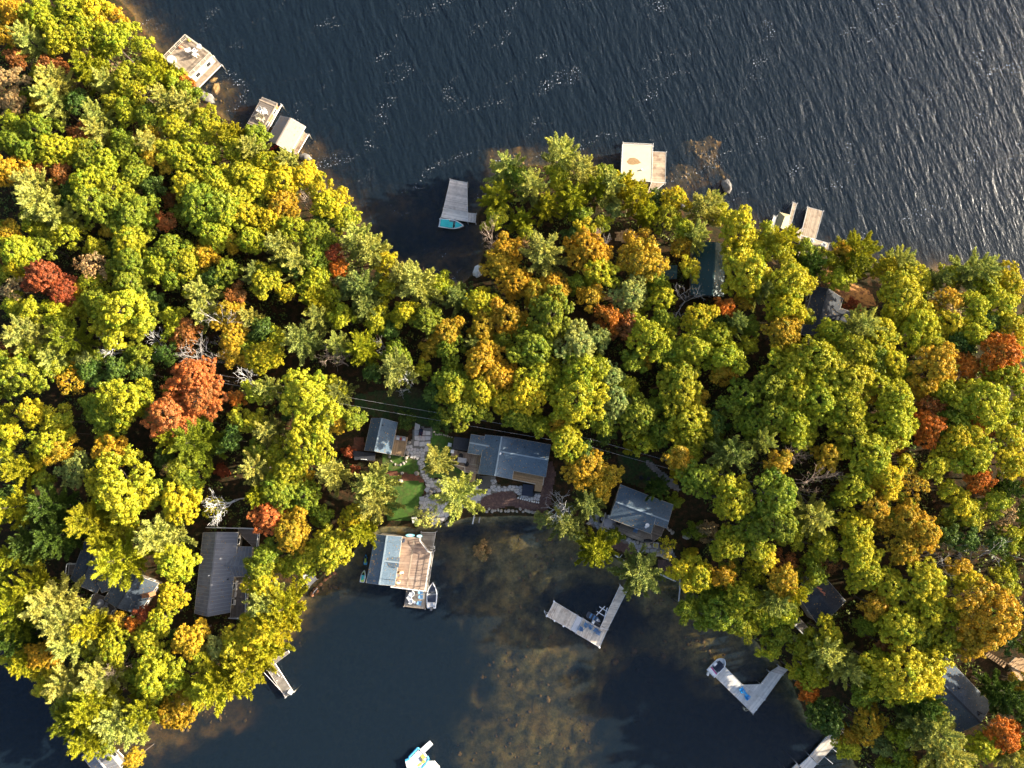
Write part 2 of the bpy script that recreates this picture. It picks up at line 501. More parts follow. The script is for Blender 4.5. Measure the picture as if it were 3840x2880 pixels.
def height_raw(x, y):
    sd = signed_dist(x, y)
    w = wob(x, y)
    w2 = np.sin(x * .55 + 1.7 * np.sin(y * .37)) * np.sin(y * .61 + 1.3 * np.sin(x * .43)) + .5 * np.sin(x * 1.25 + y * .5) * np.sin(y * 1.05 - x * .4)
    land = .25 + .9 * (1 - np.exp(-np.maximum(sd, 0) / 4)) + 3.0 * (1 - np.exp(-np.maximum(sd - 6, 0) / 30)) + .22 * w * np.minimum(1, np.maximum(sd, 0) / 6)
    shade_hill = 6.0 * np.clip((x - 31) / 26, 0, 1) * (1 - np.exp(-np.maximum(sd - 4, 0) / 12))  # eastern rise added to throw shade over the cove
    land = land + shade_hill
    o = np.maximum(-sd, 0)
    dep = .15 + .40 * o
    dep = np.minimum(dep, 7 + 0.5 * w)
    for cx, cy, rx, ry, d in SH_W:
        q = ((x - cx) / rx) ** 2 + ((y - cy) / ry) ** 2
        k = np.clip(1.5 * np.exp(-q * 1.0 + .35 * w + (.9 if cy > 0 else .45) * w2), 0, 1) * np.exp(-np.maximum(q - 1.2, 0) * 1.5)
        dep = dep * (1 - k) + np.minimum(dep, d * (1 + .3 * w)) * k
    for cx, cy, rx, ry, d in HO_W:
        q = ((x - cx) / rx) ** 2 + ((y - cy) / ry) ** 2
        k = np.clip(1.6 * np.exp(-q * 1.4 + .5 * w), 0, 1) * np.clip(o / 3, 0, 1)
        dep = dep * (1 - k) + np.maximum(dep, d) * k
    rough = np.sin(x * 1.7 + 2 * np.sin(y * .9)) * np.sin(y * 1.5 + 2 * np.sin(x * .8)) + .6 * np.sin(x * 3.1 + y * 1.3) * np.sin(y * 2.7 - x)
    dep = np.maximum(.12, dep * (1 + .28 * rough))
    return np.where(sd > 0, np.where(sd < 1.0, .25 * sd + .02 + (land - .27) * sd * sd, land), -dep)

gx = np.concatenate([[-900, -600, -400, -280, -220], np.arange(-172, 173, 1.4), [220, 280, 400, 600, 900]])
gy = np.concatenate([[-700, -450, -300, -220, -160], np.arange(-112, 140, 1.4), [180, 230, 320, 500, 800]])
GX, GY = np.meshgrid(gx, gy)
GZ = height_raw(GX, GY)

def ground(x, y):
    i = int(np.clip(np.searchsorted(gx, x) - 1, 0, len(gx) - 2))
    j = int(np.clip(np.searchsorted(gy, y) - 1, 0, len(gy) - 2))
    fx, fy = (x - gx[i]) / (gx[i + 1] - gx[i]), (y - gy[j]) / (gy[j + 1] - gy[j])
    return float((GZ[j, i] * (1 - fx) + GZ[j, i + 1] * fx) * (1 - fy) + (GZ[j + 1, i] * (1 - fx) + GZ[j + 1, i + 1] * fx) * fy)

def PG(u, v, dz=0.0):
    """photo point on the ground"""
    x, y = P(u, v, 1.0)
    z = ground(x, y)
    x, y = P(u, v, z)
    return (x, y, max(z, 0) + dz)

def terrain_material():
    m, nt, N, L = new_mat('terrain')
    out = N.new('ShaderNodeOutputMaterial')
    bs = N.new('ShaderNodeBsdfPrincipled')
    bs.inputs['Roughness'].default_value = .95
    bs.inputs['Specular IOR Level'].default_value = .1
    geo = N.new('ShaderNodeNewGeometry')
    def nz(scale, det=6, rough=.65):
        n = N.new('ShaderNodeTexNoise')
        n.inputs['Scale'].default_value = scale; n.inputs['Detail'].default_value = det; n.inputs['Roughness'].default_value = rough
        L.new(geo.outputs['Position'], n.inputs['Vector'])
        return n.outputs['Fac']
    def ramp(fac, stops):
        r = N.new('ShaderNodeValToRGB')
        e = r.color_ramp.elements
        while len(e) < len(stops): e.new(.5)
        for el, (p, c) in zip(e, stops):
            el.position = p; el.color = (*c, 1)
        L.new(fac, r.inputs[0])
        return r.outputs[0]
    def mix(f, a, b, mode='MIX'):
        x = N.new('ShaderNodeMix'); x.data_type = 'RGBA'; x.blend_type = mode
        if isinstance(f, float): x.inputs[0].default_value = f
        else: L.new(f, x.inputs[0])
        L.new(a, x.inputs[6]); L.new(b, x.inputs[7])
        return x.outputs[2]
    litter = ramp(nz(.9), [(.3, (.014, .02, .007)), (.48, (.03, .024, .011)), (.62, (.065, .034, .016)), (.78, (.12, .055, .022))])
    fine = ramp(nz(7, 3), [(.3, (.5, .5, .5)), (.7, (1.5, 1.45, 1.4))])
    land = mix(1.0, litter, fine, 'MULTIPLY')
    bed = ramp(nz(.22, 9, .72), [(.32, (.06, .065, .03)), (.46, (.22, .19, .085)), (.56, (.38, .29, .12)), (.72, (.55, .36, .12))])
    weeds = ramp(nz(.55, 6, .7), [(.40, (.22, .28, .22)), (.54, (1, 1, 1))])
    bed = mix(.6, bed, weeds, 'MULTIPLY')
    peb = ramp(nz(1.6, 6, .75), [(.35, (.75, .75, .75)), (.7, (1.3, 1.25, 1.15))])
    bed = mix(1.0, bed, peb, 'MULTIPLY')
    sp = N.new('ShaderNodeSeparateXYZ')
    L.new(geo.outputs['Position'], sp.inputs[0])
    # the cove has a pale silty bottom, the open shores brown rock
    def sst(v, a, b):
        q = N.new('ShaderNodeMapRange'); q.interpolation_type = 'SMOOTHSTEP'
        q.inputs['From Min'].default_value = a; q.inputs['From Max'].default_value = b
        L.new(v, q.inputs['Value']); return q.outputs[0]
    mm = N.new('ShaderNodeMath'); mm.operation = 'MULTIPLY'
    L.new(sst(sp.outputs['Y'], 5, -5), mm.inputs[0]); L.new(sst(sp.outputs['X'], -48, -34), mm.inputs[1])
    rocky = N.new('ShaderNodeMix'); rocky.data_type = 'RGBA'; rocky.blend_type = 'MULTIPLY'; rocky.inputs[0].default_value = 1
    L.new(bed, rocky.inputs[6]); rocky.inputs[7].default_value = (.42, .32, .20, 1)
    bed = mix(mm.outputs[0], rocky.outputs[2], bed)
    mr = N.new('ShaderNodeMapRange')
    mr.inputs['From Min'].default_value = -.05; mr.inputs['From Max'].default_value = .12
    L.new(sp.outputs['Z'], mr.inputs['Value'])
    L.new(mix(mr.outputs[0], bed, land), bs.inputs['Base Color'])
    bp = N.new('ShaderNodeBump'); bp.inputs['Strength'].default_value = .5; bp.inputs['Distance'].default_value = .2
    L.new(nz(3, 4), bp.inputs['Height']); L.new(bp.outputs[0], bs.inputs['Normal'])
    L.new(bs.outputs[0], out.inputs[0])
    return m

nx_, ny_ = len(gx), len(gy)
idx = np.arange(nx_ * ny_).reshape(ny_, nx_)
TF = np.stack([idx[:-1, :-1], idx[:-1, 1:], idx[1:, 1:], idx[1:, :-1]], -1).reshape(-1, 4)
me = mesh_np('ground', np.stack([GX, GY, GZ], -1).reshape(-1, 3), TF, terrain_material(), smooth=True)
g = bpy.data.objects.new('ground', me); COL.objects.link(g)
tag(g, 'leaf-strewn forest ground shelving down into the lake bed', 'ground', kind='structure')

def water_material():
    m, nt, N, L = new_mat('lake_water')
    out = N.new('ShaderNodeOutputMaterial')
    geo = N.new('ShaderNodeNewGeometry')
    def math_(op, a, b=None):
        x = N.new('ShaderNodeMath'); x.operation = op
        for i, q in enumerate((a, b)):
            if q is None: continue
            if isinstance(q, (int, float)): x.inputs[i].default_value = q
            else: L.new(q, x.inputs[i])
        return x.outputs[0]
    def rng_(v, a, b, c=0., d=1., smooth=True):
        x = N.new('ShaderNodeMapRange')
        if smooth: x.interpolation_type = 'SMOOTHSTEP'
        for i, q in zip(('From Min', 'From Max', 'To Min', 'To Max'), (a, b, c, d)): x.inputs[i].default_value = q
        L.new(v, x.inputs['Value'])
        return x.outputs[0]
    def nz(scale, det, rot=0., sc=(1, 1, 1), dist=0.):
        mp = N.new('ShaderNodeMapping')
        mp.vector_type = 'TEXTURE'
        mp.inputs['Rotation'].default_value = (0, 0, rot)
        mp.inputs['Scale'].default_value = sc
        L.new(geo.outputs['Position'], mp.inputs[0])
        n = N.new('ShaderNodeTexNoise')
        n.inputs['Scale'].default_value = scale; n.inputs['Detail'].default_value = det
        n.inputs['Distortion'].default_value = dist
        L.new(mp.outputs[0], n.inputs['Vector'])
        return n.outputs['Fac']
    sp = N.new('ShaderNodeSeparateXYZ'); L.new(geo.outputs['Position'], sp.inputs[0])
    # open water to the north and east is choppy, the cove lies calm
    e = math_('ADD', math_('MULTIPLY', sp.outputs['X'], .45), sp.outputs['Y'])
    open_ = rng_(e, 40, 130)
    north = rng_(sp.outputs['Y'], 22, 62)
    chop = math_('MULTIPLY', north, math_('ADD', math_('MULTIPLY', open_, .45), .6))
    # wave trains: crests run down the picture, leaning right
    swell = nz(1.0, 2, R(20), (1.9, 7.5, 1), .4)
    chopn = nz(1.0, 3, R(12), (.7, 2.4, 1), .2)
    rip = nz(1.0, 3, R(35), (.35, .9, 1))
    hgt = math_('ADD', math_('ADD', math_('MULTIPLY', swell, .40), math_('MULTIPLY', chopn, .20)), math_('MULTIPLY', rip, .07))
    hgt = math_('MULTIPLY', hgt, math_('ADD', math_('MULTIPLY', chop, 1.0), .012))
    bp = N.new('ShaderNodeBump'); bp.inputs['Strength'].default_value = 1.0; bp.inputs['Distance'].default_value = 1.0
    L.new(hgt, bp.inputs['Height'])
    fr = N.new('ShaderNodeFresnel'); fr.inputs['IOR'].default_value = 1.33
    L.new(bp.outputs[0], fr.inputs['Normal'])
    gl = N.new('ShaderNodeBsdfGlossy'); gl.inputs['Roughness'].default_value = .30
    L.new(bp.outputs[0], gl.inputs['Normal'])
    tr = N.new('ShaderNodeBsdfTransparent'); tr.inputs[0].default_value = (.97, .98, .98, 1)
    body = N.new('ShaderNodeBsdfDiffuse'); L.new(bp.outputs[0], body.inputs['Normal']); body.inputs[0].default_value = (.022, .044, .070, 1)
    mb = N.new('ShaderNodeMixShader')
    front = math_('SUBTRACT', 1.0, geo.outputs['Backfacing'])
    L.new(math_('MULTIPLY', front, .25), mb.inputs[0])
    L.new(tr.outputs[0], mb.inputs[1]); L.new(body.outputs[0], mb.inputs[2])
    ms = N.new('ShaderNodeMixShader')
    L.new(math_('MULTIPLY', fr.outputs[0], front), ms.inputs[0]); L.new(mb.outputs[0], ms.inputs[1]); L.new(gl.outputs[0], ms.inputs[2])
    # white flecks painted on the water in slanting streaks
    streak = rng_(nz(1.0, 3, R(-62), (4.5, 11, 1), .8), .56, .72)
    fleck = rng_(nz(1.0, 2, 0, (.34, .44, 1)), .62, .70)
    fleck_fac = math_('MULTIPLY', math_('MULTIPLY', streak, fleck), math_('MULTIPLY', rng_(sp.outputs['Y'], 28, 45), .75))
    fd = N.new('ShaderNodeBsdfDiffuse'); fd.inputs[0].default_value = (.75, .75, .74, 1)
    mf = N.new('ShaderNodeMixShader')
    L.new(fleck_fac, mf.inputs[0]); L.new(ms.outputs[0], mf.inputs[1]); L.new(fd.outputs[0], mf.inputs[2])
    L.new(mf.outputs[0], out.inputs['Surface'])
    va = N.new('ShaderNodeVolumeAbsorption')
    va.inputs[0].default_value = (.46, .42, .22, 1)
    va.inputs[1].default_value = .66
    L.new(va.outputs[0], out.inputs['Volume'])
    return m

wb = MB().prism([(-880, -680), (880, -680), (880, 780), (-880, 780)], -12, 0)
w = wb.build('lake_water', water_material())
tag(w, 'dark lake water, wind-rippled in the north and calm in the cove', 'water', kind='structure')

def drape(name, px, mat, dz, label, cat, res=.35, rag=.25, kind='structure', world=None):
    """a ragged-edged sheet lying on the ground"""
    poly = world or [PG(u, v)[:2] for u, v in px]
    xs = [p[0] for p in poly]; ys = [p[1] for p in poly]
    X = np.arange(min(xs) - res, max(xs) + res, res); Y = np.arange(min(ys) - res, max(ys) + res, res)
    ids, V, F = {}, [], []
    def vid(i, j):
        if (i, j) not in ids:
            x, y = X[0] + i * res, Y[0] + j * res
            ids[(i, j)] = len(V)
            V.append((x, y, ground(x, y) + dz))
        return ids[(i, j)]
    for j in range(len(Y)):
        for i in range(len(X)):
            x, y = X[0] + (i + .5) * res, Y[0] + (j + .5) * res
            q = mnoise.noise(Vector((x * 1.1, y * 1.1, dz * 50)))
            if inside(x + q * rag, y - q * rag, poly):
                F.append([vid(i, j), vid(i + 1, j), vid(i + 1, j + 1), vid(i, j + 1)])
    o = bpy.data.objects.new(name, mesh_np(name, V, F, mat, smooth=True))
    COL.objects.link(o)
    tag(o, label, cat, kind=kind)
    return o

def zs(x0, y0, k, pts):
    return [(x0 + x * k, y0 + y * k) for x, y in pts]
K1 = 480 / 2212
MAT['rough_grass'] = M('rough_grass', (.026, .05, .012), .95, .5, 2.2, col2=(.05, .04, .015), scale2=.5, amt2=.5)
drape('lawn', zs(1300, 1540, K1, [(620, 760), (1000, 780), (1230, 850), (1250, 1000), (1330, 1190), (1360, 1330), (1290, 1500), (1240, 1640), (1100, 1900), (700, 1900), (640, 1600), (620, 1100)]), MAT['lawn'], .035, 'dark green lawn below the small cabin', 'lawn')
drape('lawn', zs(1300, 1540, K1, [(1470, 310), (1880, 480), (1850, 560), (1800, 720), (1420, 800), (1400, 700), (1435, 560)]), MAT['lawn'], .035, 'dark green lawn strip between stone patio and main cottage', 'lawn')
drape('lawn', zs(1300, 1540, K1, [(1345, 830), (1420, 780), (1800, 720), (1860, 900), (2050, 1000), (2090, 1240), (1700, 1160), (1450, 1180), (1380, 1090), (1340, 980)]), MAT['lawn'], .035, 'shaded lawn around the pine beside the stone walkway', 'lawn')
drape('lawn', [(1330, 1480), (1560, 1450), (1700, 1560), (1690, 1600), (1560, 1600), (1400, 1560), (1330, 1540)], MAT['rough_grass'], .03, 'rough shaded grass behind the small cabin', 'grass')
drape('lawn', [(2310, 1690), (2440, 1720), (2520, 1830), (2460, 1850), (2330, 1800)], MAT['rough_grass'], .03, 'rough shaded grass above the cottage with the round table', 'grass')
drape('mulch_bed', zs(1300, 1540, K1, [(680, 1030), (900, 1060), (1250, 1120), (1340, 1180), (1330, 1240), (980, 1200), (900, 1150), (690, 1110)]), MAT['pine_straw'], .07, 'rust brown mulch strip across the lawn', 'mulch')
drape('mulch_bed', zs(1660, 1580, K1, [(640, 1400), (700, 1310), (880, 1215), (1210, 1195), (1290, 1270), (1300, 1330), (1660, 1400), (1720, 1120), (1800, 760), (1900, 700), (1950, 900), (1860, 1400), (1800, 1640), (1500, 1560), (1200, 1470), (900, 1520), (620, 1540)]), MAT['mulch'], .05, 'purple-brown mulch bed between main cottage and shore', 'mulch')
drape('mulch_bed', zs(2200, 1780, K1, [(320, 1030), (560, 1070), (860, 1240), (880, 1330), (760, 1400), (540, 1300), (340, 1200)]), MAT['mulch'], .05, 'purple-brown mulch bed below the stepping stone path', 'mulch')
drape('mulch_bed', zs(2200, 1780, K1, [(1230, 1460), (1400, 1480), (1520, 1600), (1480, 1700), (1230, 1640)]), MAT['mulch'], .05, 'purple-brown mulch bed below the blue stone landing', 'mulch')
drape('gravel_pad', zs(1660, 1580, K1, [(580, 920), (840, 950), (850, 1110), (760, 1200), (690, 1195), (590, 1110)]), MAT['gravel'], .06, 'grey gravel pad under the barbecue beside the main cottage', 'gravel')
drape('pine_straw', [(1330, 1640), (1370, 1640), (1365, 1690), (1320, 1690)], MAT['pine_straw'], .05, 'rust needle litter left of the small cabin', 'litter')
drape('leaf_litter', [(3110, 985), (3160, 1000), (3190, 1060), (3260, 1090), (3290, 1150), (3200, 1160), (3130, 1100), (3090, 1050)], M('fallen_leaves', (.34, .16, .045), .95, .55, 2.2, col2=(.12, .05, .02), scale2=.9, amt2=.5), .05, 'sunlit orange fallen leaves on the bank above the dark cottage', 'litter')
drape('leaf_litter', [(2305, 870), (2370, 860), (2395, 885), (2370, 910), (2310, 905)], M('dry_leaves', (.46, .30, .14), .95, .45, 2.2, col2=(.18, .09, .04), scale2=.9, amt2=.4), .05, 'sunlit tan leaves around the bare pine trunk', 'litter')
drape('leaf_litter', [(420, 240), (460, 230), (480, 255), (450, 275), (415, 265)], MAT['leaf_pile'], .05, 'orange leaf patch in the gap among the upper left trees', 'litter')
drape('rock_slab', zs(1900, 1400, 1 / 2.212, [(1155, 725), (1200, 735), (1300, 820), (1380, 880), (1440, 960), (1420, 985), (1330, 930), (1240, 830), (1160, 760)]), MAT['grey_rock'], .12, 'bare pale rock slab above the cottage with the round table', 'rock', kind=None)

# ------------------------------------------------------------------ building kit
MAT['seam'] = M('seam', (.21, .215, .23), .5, .15, 2)
rngl = np.random.default_rng(99)
LEAFY = .3
MAT['fallen'] = M('fallen', (.42, .24, .05), .9, .5, 3, island=.6)
FOOT = []          # plan outlines where no trunk may stand

def windows_on(root, a, b, z0, z1, out_n, mat_frame='white', door=False):
    """windows (and a door) along wall a-b, standing proud of it"""
    L = math.hypot(b[0] - a[0], b[1] - a[1])
    n = int(L // 2.6)
    if n < 1: return
    ang = math.atan2(b[1] - a[1], b[0] - a[0])
    for i in range(n):
        t = (i + .5) / n
        x, y = a[0] + (b[0] - a[0]) * t, a[1] + (b[1] - a[1]) * t
        x, y = x + out_n[0] * .05, y + out_n[1] * .05
        isd = door and i == n // 2
        h = 2.0 if isd else min(1.2, (z1 - z0) * .5)
        zc = z0 + h / 2 + .1 if isd else z0 + (z1 - z0) * .55
        w = .95 if isd else 1.2
        fr = MB()
        for s in (-1, 1):
            fr.box((x + math.cos(ang) * s * w / 2, y + math.sin(ang) * s * w / 2, zc), (.09, .1, h + .09), ang)
            fr.box((x, y, zc + s * h / 2), (w - .1, .09, .085), ang)
        f = fr.build('door' if isd else 'window', MAT[mat_frame], root)
        MB().box((x - out_n[0] * .02, y - out_n[1] * .02, zc), (w - .08, .06, h - .08), ang).build('panel' if isd else 'pane', MAT['siding' if isd else 'glass'], f)

def gable(root, e1, e2, ridge, rz, pitch, mroof, mwall='siding', zbase=None, cap='ridge', over=.35, th=.16, wins=True, fascia='trim', door=False, hang=None):
    """e1, e2 = (px, px) eave ends on either side, running the same way as ridge = (px, px)"""
    if ridge is None:
        ridge = tuple(((a[0] + b[0]) / 2, (a[1] + b[1]) / 2) for a, b in zip(e1, e2))
        # a ridge rises: shift its picture away from below the camera
    ra, rb = P(*ridge[0], rz), P(*ridge[1], rz)
    def eave(p):
        z = rz - 1.5
        for _ in range(4):
            x, y = P(*p, z)
            z = rz - pitch * dist_line((x, y), ra, rb)
        return (x, y, z)
    E1 = [eave(p) for p in e1]; E2 = [eave(p) for p in e2]
    A, B = (ra[0], ra[1], rz), (rb[0], rb[1], rz)
    sl = []
    for E in (E1, E2):
        o = MB().slab([A, B, E[1], E[0]], th).build('roof', MAT[mroof], root)
        sl.append(o)
        fb = MB().beam(E[0], E[1], .07, .2) if fascia else None
        if fb:
            fb.v = [(x, y, z - th * .6) for x, y, z in fb.v]
            fb.build('fascia', MAT[fascia], o)
    for A_, k in ((A, 0), (B, 1)):
        if not fascia: break
        bt = MB()
        for E in (E1, E2):
            p, q = Vector(A_), Vector(E[k])
            bt.beam((p.x, p.y, p.z - .10), (q.x, q.y, q.z - .10), .06, .19)
        bt.build('barge_board', MAT[fascia], root)
    if mroof == 'metal_roof':
        for o, E in zip(sl, (E1, E2)):
            n = int((Vector(B) - Vector(A)).length / .75)
            sm = MB()
            for i in range(1, n):
                p_, q_ = Vector(A).lerp(Vector(B), i / n), Vector(E[0]).lerp(Vector(E[1]), i / n)
                sm.beam((p_.x, p_.y, p_.z + .03), (q_.x, q_.y, q_.z + .03), .09, .06)
            if sm.v: sm.build('seam', MAT['seam'], o, kind='stuff')
    if cap:
        MB().beam((A[0], A[1], rz + .03), (B[0], B[1], rz + .03), .32, .07).build('ridge_cap', MAT[cap], sl[0])
    # fallen leaves caught on the slopes, thicker along the eaves
    for o, E in zip(sl, (E1, E2)):
        lf = MB()
        for i in range(int(14 * (Vector(B) - Vector(A)).length * LEAFY)):
            t_, s_ = rngl.uniform(.02, .98), rngl.uniform(.03, .97) ** .7
            c_ = Vector(A).lerp(Vector(B), t_).lerp(Vector(E[0]).lerp(Vector(E[1]), t_), s_)
            a_, q_ = rngl.uniform(0, 6.28), rngl.uniform(.06, .13)
            b0 = len(lf.v)
            lf.v += [(c_.x + math.cos(a_ + k * 1.57) * q_ * (1, .6)[k % 2], c_.y + math.sin(a_ + k * 1.57) * q_ * (1, .6)[k % 2], c_.z + .06) for k in range(4)]
            lf.f.append([b0, b0 + 1, b0 + 2, b0 + 3])
        if lf.v: lf.build('fallen_leaves', MAT['fallen'], o, kind='stuff')
    # walls below, drawn in from the eaves
    plan = [E1[0][:2], E1[1][:2], B[:2], E2[1][:2], E2[0][:2], A[:2]]
    if area2(plan) < 0: plan = plan[::-1]
    FOOT.append([E1[0][:2], E1[1][:2], E2[1][:2], E2[0][:2]])
    quad = ccw([E1[0][:2], E1[1][:2], E2[1][:2], E2[0][:2]])
    q = inset(quad, over)
    zb = (min(ground(*p) for p in q) - .3) if zbase is None else zbase
    zt = [min(E1[0][2], E2[0][2], E1[1][2], E2[1][2]) - th - .02] * 4
    ez = min(zt)
    wl = MB().prism(q, zb, ez)
    # gable triangles
    for k, RR in ((0, A), (1, B)):
        mid = Vector((RR[0], RR[1]))
        cen = Vector((sum(p[0] for p in q) / 4, sum(p[1] for p in q) / 4))
        ins = mid + (cen - mid).normalized() * over
        i1 = min(q, key=lambda p: (p[0] - E1[k][0]) ** 2 + (p[1] - E1[k][1]) ** 2)
        i2 = min(q, key=lambda p: (p[0] - E2[k][0]) ** 2 + (p[1] - E2[k][1]) ** 2)
        d = (cen - ins).normalized() * .12
        b = len(wl.v)
        top = rz - th - .12
        wl.v += [(i1[0], i1[1], ez), (i2[0], i2[1], ez), (ins.x, ins.y, top), (i1[0] + d.x, i1[1] + d.y, ez), (i2[0] + d.x, i2[1] + d.y, ez), (ins.x + d.x, ins.y + d.y, top)]
        wl.f += [[b, b + 1, b + 2], [b + 5, b + 4, b + 3], [b, b + 3, b + 4, b + 1], [b + 1, b + 4, b + 5, b + 2], [b + 2, b + 5, b + 3, b]]
    wl.build('wall', MAT[mwall], root)
    if wins:
        for i in range(4):
            a, b_ = q[i], q[(i + 1) % 4]
            L = math.hypot(b_[0] - a[0], b_[1] - a[1])
            nrm = ((b_[1] - a[1]) / L, -(b_[0] - a[0]) / L)
            windows_on(root, a, b_, max(zb + .3, ez - 2.6), ez, nrm, door=(door and i == 0))
    return dict(A=A, B=B, E1=E1, E2=E2, roofs=sl, quad=q, ez=ez)

def on_slope(gd, which, t, s, lift=0.0):
    """point on a roof slope: t along the ridge, s from ridge (0) to eave (1)"""
    E = gd['E1'] if which == 1 else gd['E2']
    A, B = Vector(gd['A']), Vector(gd['B'])
    p = A.lerp(B, t).lerp(Vector(E[0]).lerp(Vector(E[1]), t), s)
    return (p.x, p.y, p.z + lift)

def vent(gd, which, t, s, mat='black', name='roof_vent'):
    c = on_slope(gd, which, t, s, .12)
    return MB().disc(c, .13, .4, 10).build(name, MAT[mat], gd['roofs'][which - 1])

def planks(poly, ang, z0, z1, w=.19, gap=.014):
    """boards running along direction ang, trimmed to the (convex) outline"""
    mb = MB()
    ux, uy = -math.sin(ang), math.cos(ang)
    ds = [p[0] * ux + p[1] * uy for p in poly]
    d = min(ds)
    poly = ccw(poly)
    while d < max(ds):
        q = clip(clip(poly, ux, uy, d + w - gap), -ux, -uy, -d)
        if len(q) >= 3 and abs(area2(q)) > .01:
            mb.prism(q, z0, z1 + rng.uniform(-.004, .004))
        d += w
    return mb

def edge_angle(poly, i):
    a, b = poly[i], poly[(i + 1) % len(poly)]
    return math.atan2(b[1] - a[1], b[0] - a[0])

def dock(name, label, polys, z, mat, rim='deck_silver', th=.07, posts=True, along=0, cat='dock', post_mat='deck_grey', rimw=.14, root=None, float_skirt=True, bottom=None, group=None):
    """polys: list of (px outline, edge the boards run along)"""
    W = [(PP(p, z), i) for p, i in polys]
    c = W[0][0]
    cx, cy = sum(p[0] for p in c) / len(c), sum(p[1] for p in c) / len(c)
    if root is None:
        root = empty(name, (cx, cy, 0), label, cat, group)
    for poly, i in W:
        planks(poly, edge_angle(poly, i), z - th, z).build('decking', MAT[mat], root, kind='stuff')
        rm = MB()
        pl = ccw(poly)
        ins = inset(pl, .02)
        for k in range(len(pl)):
            a, b = ins[k], ins[(k + 1) % len(pl)]
            if math.hypot(a[0] - b[0], a[1] - b[1]) < .2: continue
            rm.beam((a[0], a[1], z - .10), (b[0], b[1], z - .10), .05, .28)
        rm.build('rim_board', MAT[rim], root)
        FOOT.append(poly)
        if posts:
            ps = inset(pl, -.07)
            for k in range(len(ps)):
                zb = ground(*ps[k]) - .2
                MB().tube([(ps[k][0], ps[k][1], zb), (ps[k][0], ps[k][1], z + .12)], .085, 8).build('post', MAT[post_mat], root)
    return root

def railing(root, pts, z, mat='trim', h=1.0, gap=1.9, pickets=True, rails=(1.0, .12)):
    """posts, rails along a plan polyline"""
    for a, b in zip(pts[:-1], pts[1:]):
        L = math.hypot(b[0] - a[0], b[1] - a[1])
        n = max(1, round(L / gap))
        rl = None
        for k, f in enumerate(rails):
            o = MB().beam((a[0], a[1], z + h * f), (b[0], b[1], z + h * f), .14 if k == 0 else .05, .06).build('rail', MAT[mat], root)
            rl = rl or o
        for i in range(n + 1):
            t = i / n
            x, y = a[0] + (b[0] - a[0]) * t, a[1] + (b[1] - a[1]) * t
            MB().box((x, y, z + h / 2 - .02), (.11, .11, h), math.atan2(b[1] - a[1], b[0] - a[0])).build('rail_post', MAT[mat], root)
        if pickets:
            pk = MB()
            m = int(L / .3)
            for i in range(1, m):
                t = i / m
                x, y = a[0] + (b[0] - a[0]) * t, a[1] + (b[1] - a[1]) * t
                pk.box((x, y, z + h * .55), (.035, .035, h * .85), math.atan2(b[1] - a[1], b[0] - a[0]))
            if pk.v: pk.build('baluster', MAT[mat], root, kind='stuff')

def stairs(root, poly, z_top, z_bot, mat, n=6):
    """steps down along the first edge direction of a 4-point plan outline: a-b is the top edge"""
    a, b, c, d = [Vector(p) for p in poly]
    for i in range(n):
        t0, t1 = i / n, (i + 1) / n
        q = [a.lerp(d, t0), b.lerp(c, t0), b.lerp(c, t1 - .01), a.lerp(d, t1 - .01)]
        z = z_top + (z_bot - z_top) * (i + .5) / n
        MB().prism([tuple(p) for p in q], z - .06, z).build('step', MAT[mat], root)
    for p, q in ((a, d), (b, c)):
        MB().beam((p.x, p.y, z_top - .1), (q.x, q.y, z_bot - .1), .06, .25).build('stringer', MAT[mat], root)

def deck(root, px, z, mat, edge=0, w=.16, name='deck', rim='trim', legs=True):
    poly = PP(px, z)
    o = planks(poly, edge_angle(poly, edge), z - .06, z, w).build('decking', MAT[mat], root, kind='stuff')
    pl = inset(ccw(poly), .02)
    rm = MB()
    for k in range(len(pl)):
        a, b = pl[k], pl[(k + 1) % len(pl)]
        rm.beam((a[0], a[1], z - .12), (b[0], b[1], z - .12), .06, .24)
    rm.build('rim_board', MAT[rim], root)
    if legs:
        for p in inset(ccw(poly), .3):
            zb = ground(*p) - .2
            if z - .1 > zb:
                MB().box((p[0], p[1], (z - .1 + zb) / 2), (.14, .14, z - .1 - zb)).build('post', MAT['deck_weathered'], root)
    FOOT.append(poly)
    return poly

# ------------------------------------------------------------------ furniture kit
def chair_proto(name, mat, mat_cushion=None):
    """slatted lounge chair facing +Y"""
    r = empty(name, (0, 0, 0))
    s = MB()
    for i in range(5): s.box((0, -.22 + i * .12, .36 + i * .022), (.56, .105, .03), 0, .18)
    s.build('seat', MAT[mat], r)
    b = MB()
    for i in range(5): b.box((-.24 + i * .12, -.42, .72 - abs(i - 2) * .04), (.105, .03, .80 - abs(i - 2) * .08), 0, .42)
    b.build('backrest', MAT[mat], r)
    for sx in (-1, 1):
        MB().box((sx * .36, -.02, .60), (.15, .74, .03)).build('armrest', MAT[mat], r)
        MB().box((sx * .35, .30, .30), (.05, .10, .60)).build('leg', MAT[mat], r)
        MB().box((sx * .32, -.26, .29), (.05, .10, .58)).build('leg', MAT[mat], r)
    if mat_cushion:
        MB().box((0, .02, .45), (.5, .5, .09), 0, .18).build('cushion', MAT[mat_cushion], r)
    return r

